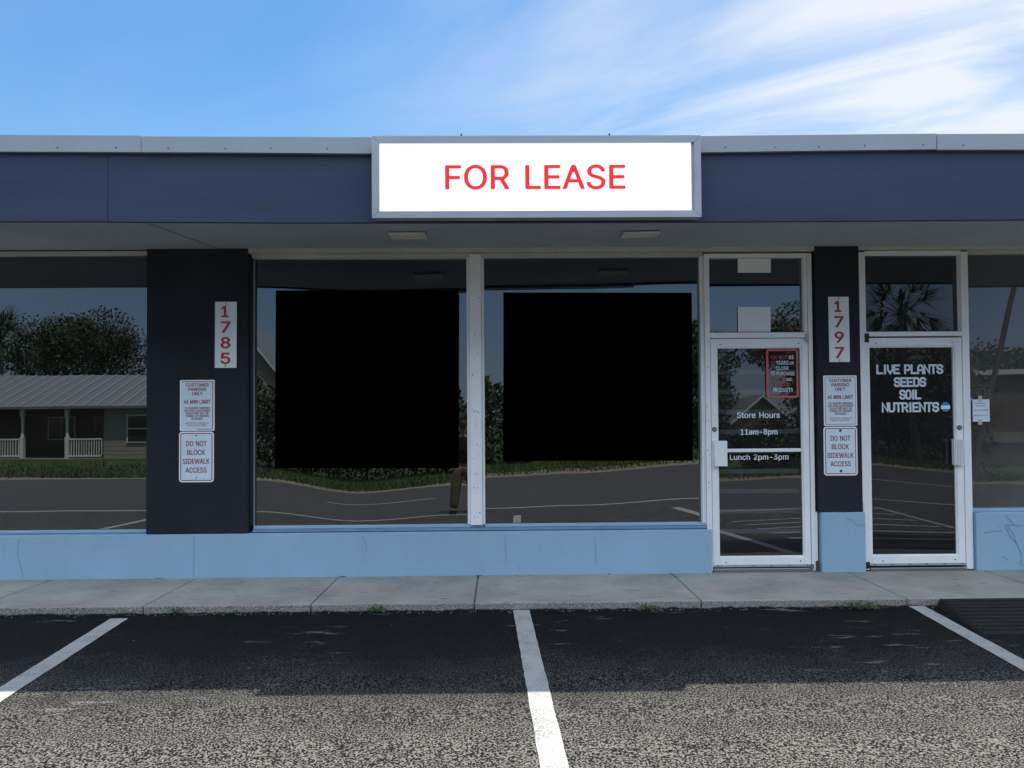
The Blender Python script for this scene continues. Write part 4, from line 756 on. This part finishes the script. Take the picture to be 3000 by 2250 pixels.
tag(gv.build('gravel', [paint('grit_grey',(0.16,0.155,0.14),.9), dryw, rust]), 'grit and dry leaf crumbs washed up along the kerb', 'gravel', kind='stuff')
# ---------------------------------------------------------------- weeds in the kerb joint
def weed(label, x, y, n, h, sp, extra=0):
    e = empty('weed', (x,y,lot_z(y)), label, 'weed', 'weeds along the kerb'); mb = MB()
    for k in range(n):
        a = random.uniform(0, 2*math.pi); r = random.uniform(0, sp); z = random.uniform(0.01, h); s = random.uniform(0.010,0.020)
        c = Vector((x+r*math.cos(a), y-abs(r*math.sin(a))*0.5, z)); d = Vector((math.cos(a), -abs(math.sin(a)), random.uniform(-.4,.7))).normalized(); u = d.orthogonal().normalized()
        mb.add([c, c+d*s+u*s*.4, c+d*s*2, c+d*s-u*s*.4], [(0,1,2,3)])
    mb.build('leaves', weedm, e); sm_ = MB()
    for k in range(max(4, n//5)):
        a = random.uniform(0, 2*math.pi); sm_.tube([(x,y,-.01),(x+sp*.4*math.cos(a),y-.01,h*.5),(x+sp*.8*math.cos(a),y-.02,h*.9)],[.0025,.002,.001],4)
    if extra:
        for k in range(extra): a = random.uniform(-1,1); sm_.tube([(x+sp*a*1.2,y,-.005),(x+sp*a*1.6+.03*a,y-.02,random.uniform(.01,.03))],[.0018,.001],4,1)
    sm_.build('stems', [weedm, dryw], e)
weed('small sprig of weed in the kerb, nearest the left parking line',-2.56,-1.12,26,0.065,0.04)
weed('bushy weed at the kerb foot below the left black redaction panel',-0.985,-1.12,44,0.06,0.075)
weed('low yellowish weed at the kerb foot below the right black redaction panel',1.13,-1.13,36,0.045,0.08,10)
weed('widest green weed at the kerb foot, between the two shop doors',2.79,-1.14,90,0.055,0.17,14)
weed('dry brown grass tuft at the kerb foot right of the leftmost weed',-2.15,-1.12,8,0.02,0.09,26)

# ---------------------------------------------------------------- across the street (seen in the glass)
GZ = -0.165
def tree(name, label, x, y, h, rad, crown_h, n, leaf, mat, blobs=9, seed=1, group=None, trunk_r=0.3):
    rnd = random.Random(seed); e = empty(name, (x,y,GZ), label, 'tree', group); tr = MB(); zb = h-crown_h
    tr.tube([(x,y,GZ),(x+.1,y,zb*.5),(x,y+.1,zb+crown_h*.35)],[trunk_r*1.3,trunk_r,trunk_r*.6],9)
    cs = []
    for k in range(blobs):
        a = 2*math.pi*k/blobs+rnd.uniform(-.3,.3); r = rad*rnd.uniform(.35,.78); c = Vector((x+r*math.cos(a), y+r*math.sin(a)*.8, zb+crown_h*rnd.uniform(.25,.78)))
        cs.append((c, rad*rnd.uniform(.28,.46))); tr.tube([(x,y,zb*.8),((x+c.x)/2,(y+c.y)/2,(zb+c.z)/2+.2),tuple(c)],[trunk_r*.5,trunk_r*.3,trunk_r*.12],6)
    cs.append((Vector((x,y,h-crown_h*.38)), rad*.5)); tr.build('trunk', bark, e)
    mb = MB()
    for k in range(n):
        c, r = cs[rnd.randrange(len(cs))]; d = Vector((rnd.gauss(0,1),rnd.gauss(0,1),rnd.gauss(0,1))).normalized()*r*rnd.uniform(.35,1.08)**.6
        p = c+Vector((d.x,d.y,d.z*.75)); nrm = Vector((rnd.gauss(0,1),rnd.gauss(0,1),rnd.gauss(0,1)+.6)).normalized(); u = nrm.orthogonal().normalized(); w = nrm.cross(u); s = leaf*rnd.uniform(.6,1.3)
        mb.add([p-u*s, p+w*s*.6, p+u*s, p-w*s*.6], [(0,1,2,3)])
    mb.build('crown', mat, e); return e
tree('oak_tree','tall dark oak behind the porch house across the street',-28,-44,9.3,5.2,6.6,26000,.095,oakl,22,3)
tree('oak_tree','dark oak left of the yellow gabled cottage across the street',11.5,-46,8.2,4.6,6.0,12000,.13,oakl,11,5)
tree('oak_tree','tall olive oak right of the yellow gabled cottage across the street',20.5,-45,11.5,4.0,8.5,12000,.12,yell,11,8)
tree('oak_tree','broad dark oak behind the low brown building across the street',31,-42,7.0,6.0,4.4,12000,.13,oakl,12,9)
def palm(label, x, y, h, fr, seed):
    rnd = random.Random(seed); e = empty('palm_tree', (x,y,GZ), label, 'palm', 'palms across the street')
    tr = MB(); tr.tube([(x,y,GZ),(x+.1,y,h*.5),(x,y,h)],[.17,.14,.13],9)
    for k in range(26):
        a = rnd.uniform(0,6.28); z = h*(.35+.6*k/26); tr.add([(x+.12*math.cos(a),y+.12*math.sin(a),z),(x+.28*math.cos(a),y+.28*math.sin(a),z+.26),(x+.2*math.cos(a+.5),y+.2*math.sin(a+.5),z+.02)],[(0,1,2)])
    tr.build('trunk', bark, e); mb = MB()
    for k in range(46):
        a = rnd.uniform(0,6.28); el = rnd.uniform(-.5,1.3); l = rnd.uniform(.8,1.15)*fr; d = Vector((math.cos(a)*math.cos(el),math.sin(a)*math.cos(el),math.sin(el))); tip = Vector((x,y,h))+d*l*.55
        for q in range(18):
            w = rnd.uniform(-1,1); dd = (d+Vector((rnd.uniform(-1,1),rnd.uniform(-1,1),rnd.uniform(-1,.5)))*.65).normalized(); u = dd.cross(Vector((0,0,1)) if abs(dd.z) < .95 else Vector((1,0,0))).normalized()*.03
            en = tip+dd*l*.6; en.z -= .15*l; mb.add([tip-u, tip+u, en],[(0,1,2)])
        st0 = Vector((x,y,h)); u = d.cross(Vector((0,0,1))).normalized()*.03; mb.add([st0-u,st0+u,tip+u,tip-u],[(0,1,2,3)])
    mb.build('crown', palml, e)
palm('shaggy palm behind the left end of the porch house',-29.4,-38,6.4,2.3,4)
palm('cabbage palm on the grass verge mirrored in the black door',14.8,-20.5,5.2,1.7,6)
def bushy(name, label, cat, boxes, n, leaf, mat, seed, group=None):
    rnd = random.Random(seed); x0, x1, y0, y1, h = boxes; mb = MB(); e = empty(name, ((x0+x1)/2,(y0+y1)/2,GZ), label, cat, group)
    for k in range(n):
        x = rnd.uniform(x0,x1); y = y0+(y1-y0)*rnd.betavariate(2,2); top = h*(.72+.28*noise.noise((x*.8,seed,0))+.2*noise.noise((x*2.3,seed+4,0))); z = GZ+top*rnd.random()**.75
        p = Vector((x,y,z)); nrm = Vector((rnd.gauss(0,1),rnd.gauss(0,1)+.3,rnd.gauss(0,1)+.6)).normalized(); u = nrm.orthogonal().normalized(); w = nrm.cross(u); s = leaf*rnd.uniform(.6,1.3); mb.add([p-u*s,p+w*s*.6,p+u*s,p-w*s*.6],[(0,1,2,3)])
    mb.build('foliage', mat, e)
    tr = MB(); x = x0+.4
    while x < x1: tr.tube([(x,(y0+y1)/2,GZ),(x+.1,(y0+y1)/2,GZ+h*.6)],[.06,.03],5); x += 1.1
    tr.build('stems', bark, e)
bushy('hedge','long unclipped dark hedge across the street left of the middle','hedge',(-11,1.5,-26,-23.5,4.4),15000,.11,oakl,2)
bushy('hedge','tall dark thicket across the street right of the middle','hedge',(2.5,9.5,-27,-24,6.0),12000,.11,oakl,12)
bushy('hedge','dark shrubs behind the cabbage palm across the street','hedge',(11.5,19,-25,-21.5,5.6),14000,.10,oakl,22)

bushy('hedge','low clipped dark hedge before the yellow cottage across the street','hedge',(9.8,11.4,-24.5,-22,2.3),3000,.10,oakl,31)
bushy('hedge','long low dark hedge far behind the verge before the cottage','hedge',(10,19,-34,-32,2.0),7000,.12,oakl,37)
def house(label, x0, x1, y0, y1, eave, ridge, wallm, along_x=True, over=0.5, ribs=True):
    e = empty('house', ((x0+x1)/2,(y0+y1)/2,GZ), label, 'house', 'houses across the street')
    if along_x:
        MB().box(x0,x1,y0,y1-2.0,GZ,eave+0.05).build('wall', wallm, e); rf = MB(); ym = (y0+y1)/2; yo = y1+over
        rf.add([(x0-.4,yo,eave),(x1+.4,yo,eave),(x1+.4,ym,ridge),(x0-.4,ym,ridge),(x0-.4,yo,eave-.12),(x1+.4,yo,eave-.12),(x0-.4,y0-over,eave),(x1+.4,y0-over,eave)],[(0,1,2,3),(0,4,5,1),(3,2,7,6)])
        if ribs:
            k = x0
            while k < x1: rf.add([(k,yo+.01,eave+.005),(k+.05,yo+.01,eave+.005),(k+.05,ym,ridge+.05),(k,ym,ridge+.05),(k,yo+.01,eave+.045),(k+.05,yo+.01,eave+.045)],[(4,5,2,3),(0,1,5,4)],1); k += .62
        rf.build('roof', [metalroof, paint('roof_rib',(0.42,0.42,0.42),.5)], e)
    else:
        MB().box(x0,x1,y0,y1,GZ,eave).build('wall', wallm, e); xm = (x0+x1)/2
        gb = MB(); gb.add([(x0,y1,eave),(x1,y1,eave),(xm,y1,ridge),(x0,y0,eave),(x1,y0,eave),(xm,y0,ridge)],[(0,1,2),(5,4,3)]); gb.build('gable', wallm, e)
        rf = MB(); s = (ridge-eave)/(xm-x0); o_ = .4
        for sg, xe in ((1,x0-o_),(-1,x1+o_)):
            ze = eave-o_*s; rf.add([(xe,y1+o_,ze),(xm,y1+o_,ridge+.02),(xm,y0-o_,ridge+.02),(xe,y0-o_,ze),(xe,y1+o_,ze-.18),(xm,y1+o_,ridge-.16)],[(0,1,2,3)]); rf.add([(xe,y1+o_+.01,ze),(xm,y1+o_+.01,ridge+.02),(xm,y1+o_+.01,ridge-.16),(xe,y1+o_+.01,ze-.18)],[(0,1,2,3)],1)
        rf.build('roof', [metalroof, hwhite], e)
    return e
H1 = house('low grey roofed house with white porch posts and railings across the street',-32,-16.6,-38.5,-30.5,2.42,4.19,hbrown)
bb = MB(); bb.box(-19.45,-16.6,-32.5,-30.55,GZ,2.40)
for k in range(12): bb.box(-19.46,-16.59,-30.551,-30.545,GZ+.2*k,GZ+.2*k+.012,1)
bb.build('block_wall', [hwall, paint('mortar',(0.16,0.15,0.13),.9)], H1)
wn = MB(); wn.box(-18.35,-17.2,-30.54,-30.49,.62,2.0,0); wn.box(-18.27,-17.28,-30.489,-30.47,.70,1.92,1); wn.box(-18.27,-17.28,-30.469,-30.45,1.28,1.33,0); wn.build('window', [hwhite, hglass], H1)
wn = MB(); wn.box(-23.3,-21.9,-32.49,-32.44,.75,1.95,0); wn.box(-23.24,-22.62,-32.439,-32.42,.8,1.9,1); wn.box(-22.58,-21.96,-32.439,-32.42,.8,1.9,1); wn.build('window', [barm, hglass], H1)
MB().box(-21.0,-20.1,-32.49,-32.44,GZ,1.95).build('door', hglass, H1)
MB().box(-32,-19.4,-32.6,-30.3,GZ,GZ+.05).build('porch_floor', hwall, H1)
for px_ in (-29.6,-27.5,-25.4,-23.39,-21.18):
    pm = MB(); pm.box(px_-.09,px_+.09,-30.55,-30.37,GZ+.05,.92); pm.tube([(px_,-30.46,.92),(px_,-30.46,1.2),(px_,-30.46,1.95)],[.085,.06,.08],10); pm.box(px_-.09,px_+.09,-30.55,-30.37,1.95,2.36); pm.build('porch_post', hwhite, H1)
for a, bq in ((-29.5,-27.6),(-27.4,-25.5),(-25.3,-23.48),(-21.09,-19.5)):
    rm_ = MB(); rm_.box(a,bq,-30.50,-30.42,.78,.86); rm_.box(a,bq,-30.50,-30.42,-.05,.02); k = a+.08
    while k < bq: rm_.box(k,k+.045,-30.48,-30.44,.02,.78); k += .125
    rm_.build('railing', hwhite, H1)
house('white trimmed gable house behind the hedge across the street',-18.2,-9.8,-44,-34,3.4,7.4,hwall,False)
house('small yellow gabled cottage far across the street',14.4,17.5,-46,-40,2.2,3.5,hyel,False)
bn = empty('brown_building', (32,-33,GZ), 'long low brown building with pale roof edge across the street', 'building')
MB().box(22,46,-40,-30,GZ,4.3).build('wall', hbrown, bn); MB().box(21.7,46.3,-40.3,-29.7,4.3,4.55).build('roof', hwhite, bn); MB().box(22.5,45,-29.99,-29.9,1.0,1.5).build('wall_band', sand, bn)
up_ = empty('utility_pole', (15.6,-18,GZ), 'leaning wooden utility pole on the far side of the street', 'pole')
MB().tube([(15.5,-18,GZ),(17.2,-18,6.4),(18.1,-18,9.6)],[.085,.08,.07],10).build('pole', polew, up_)
ca = MB(); ca.box(16.6,18.4,-18.07,-17.93,9.0,9.12); ca.build('crossarm', polew, up_)
for k in range(3):
    pts = [(16.8+.7*k+40*t*(-1), -18-3*t, 9.15-5*t*(1-t)*1.3) for t in [i/14 for i in range(15)]]; MB().tube(pts,.018,4).build('wire', dark, up_)
# grass blades on the verge
gb = MB(); rnd = random.Random(11)
for k in range(14000):
    x = rnd.uniform(-24,20); y = -16.8-abs(rnd.gauss(0,4.2)); h = rnd.uniform(.06,.16); a = rnd.uniform(0,6.28); u = Vector((math.cos(a),math.sin(a),0))*.025
    p = Vector((x,y,-.17)); mb_t = p+Vector((rnd.uniform(-.06,.06),rnd.uniform(-.06,.06),h)); gb.add([p-u,p+u,mb_t],[(0,1,2)])
tag(gb.build('grass', grassm), 'short grass on the verge across the street', 'grass', kind='stuff')

# ---------------------------------------------------------------- the photographer, mirrored in the glass
def skinned(name, verts, edges, radii, mat, parent, lvl=2):
    me = bpy.data.meshes.new(name); org = ROOT[parent.name] if parent else Vector((0,0,0))
    me.from_pydata([tuple(Vector(p)-org) for p in verts], edges, []); me.materials.append(mat)
    ob = bpy.data.objects.new(name, me); C.objects.link(ob); ROOT[ob.name] = org.copy()
    if parent: ob.parent = parent
    md = ob.modifiers.new('skin','SKIN'); md.use_smooth_shade = True
    for i, sv in enumerate(me.skin_vertices[0].data): sv.radius = radii[i] if isinstance(radii[i], tuple) else (radii[i], radii[i]); sv.use_root = (i == 0)
    sd = ob.modifiers.new('sub','SUBSURF'); sd.levels = lvl; sd.render_levels = lvl
    return ob
PE = empty('person', (-0.62,-7.55,lot_z(-7.5)), 'person in black shirt and khaki trousers holding up a phone, mirrored in the shop glass', 'person')
px, py, g0 = -0.62, -7.56, lot_z(-7.5)
V_ = []; E_ = []; Rr = []
def j(p, r, prev=None):
    V_.append(p); Rr.append(r); i = len(V_)-1
    if prev is not None: E_.append((prev, i))
    return i
pel = j((px,py,g0+.95),(.135,.095)); wst = j((px,py,g0+1.12),(.14,.10),pel); ch = j((px,py,g0+1.34),(.165,.115),wst); nk = j((px,py+.01,g0+1.50),.058,ch); nk2 = j((px,py+.02,g0+1.57),.055,nk)
hd_ = j((px,py+.035,g0+1.66),(.075,.092),nk2); ht = j((px,py+.03,g0+1.745),(.066,.08),hd_)
for sg in (-1,1):
    h = j((px+sg*.10,py,g0+.88),.085,pel); k = j((px+sg*.14,py+.03,g0+.50),.066,h); a = j((px+sg*.17,py,g0+.09),.038,k); f_ = j((px+sg*.185,py+.15,g0+.04),.024,a)
    s = j((px+sg*.18,py,g0+1.44),.066,ch); el = j((px+sg*.25,py+.10,g0+1.19),.048,s); wr = j((px+sg*.115,py+.275,g0+1.53),.033,el)
    pm = j((px+sg*.095,py+.30,g0+1.60),(.020,.036),wr)
    for q, (dz, ln) in enumerate(((-.03,.055),(-.008,.066),(.014,.070),(.034,.062))):
        f1 = j((px+sg*.088,py+.325,g0+1.62+dz),.0085,pm); j((px+sg*.055,py+.337,g0+1.625+dz),.008,f1)
    t1 = j((px+sg*.085,py+.285,g0+1.64),.010,pm); j((px+sg*.05,py+.290,g0+1.66),.009,t1)
skinned('body', V_, E_, Rr, skin, PE, 2)
tv = [(px,py,g0+.92),(px,py,g0+1.14),(px,py,g0+1.35),(px,py+.005,g0+1.47)]; te = [(0,1),(1,2),(2,3)]; tr_ = [(.195,.150),(.18,.14),(.19,.14),(.085,.08)]
for sg in (-1,1):
    n = len(tv); tv += [(px+sg*.185,py,g0+1.435),(px+sg*.235,py+.07,g0+1.26)]; te += [(2,n),(n,n+1)]; tr_ += [.082,.070]
skinned('shirt', tv, te, tr_, shirt, PE)
tv = [(px,py,g0+.99),(px,py,g0+.92)]; te = [(0,1)]; tr_ = [(.178,.135),(.182,.14)]
for sg in (-1,1):
    n = len(tv); tv += [(px+sg*.105,py,g0+.84),(px+sg*.142,py+.03,g0+.50),(px+sg*.172,py,g0+.10)]; te += [(1,n),(n,n+1),(n+1,n+2)]; tr_ += [.122,.090,.074]
skinned('trousers', tv, te, tr_, khaki, PE)
hb = MB(); bm = bmesh.new(); bmesh.ops.create_uvsphere(bm, u_segments=18, v_segments=12, radius=1)
for q in list(bm.verts):
    if q.co.z < -0.1 and q.co.y > -0.2 or q.co.z < -.55: bm.verts.remove(q)
for q in bm.verts: q.co = Vector((px+q.co.x*.085, py+.02+q.co.y*.105, g0+1.715+q.co.z*.095))
hb.bm(bm); hb.build('hair', hair, PE, True)
fc = MB()
for sg in (-1,1):
    bm = bmesh.new(); bmesh.ops.create_uvsphere(bm, u_segments=8, v_segments=6, radius=.012); bmesh.ops.translate(bm, verts=bm.verts, vec=(px+sg*.032,py+.125,g0+1.69)); fc.bm(bm, 1)
    bm = bmesh.new(); bmesh.ops.create_uvsphere(bm, u_segments=8, v_segments=6, radius=.028)
    for q in bm.verts: q.co = Vector((px+sg*.082+q.co.x*.35, py+.03+q.co.y*.7, g0+1.68+q.co.z))
    fc.bm(bm)
fc.add([(px-.015,py+.115,g0+1.64),(px+.015,py+.115,g0+1.64),(px,py+.150,g0+1.645),(px,py+.118,g0+1.69)],[(0,1,2),(0,2,3),(1,3,2)])
fc.box(px-.025,px+.025,py+.112,py+.122,g0+1.606,g0+1.614,2)
fc.build('face', [skin, dark, redsign], PE)
for sg in (-1,1):
    so_ = MB(); so_.rrect(px+sg*.185-.05,px+sg*.185+.05,g0,g0+.085,py-.08,py+.20,.03); so_.build('shoe', shoe, PE)
ph = MB().box(-0.70,-0.54,-7.275,-7.266,1.487,1.560,b=0.003).build('phone', dark, None, origin=(-0.62,-7.27,1.487)); tag(ph, 'black phone held up sideways by the person in the reflection', 'phone')
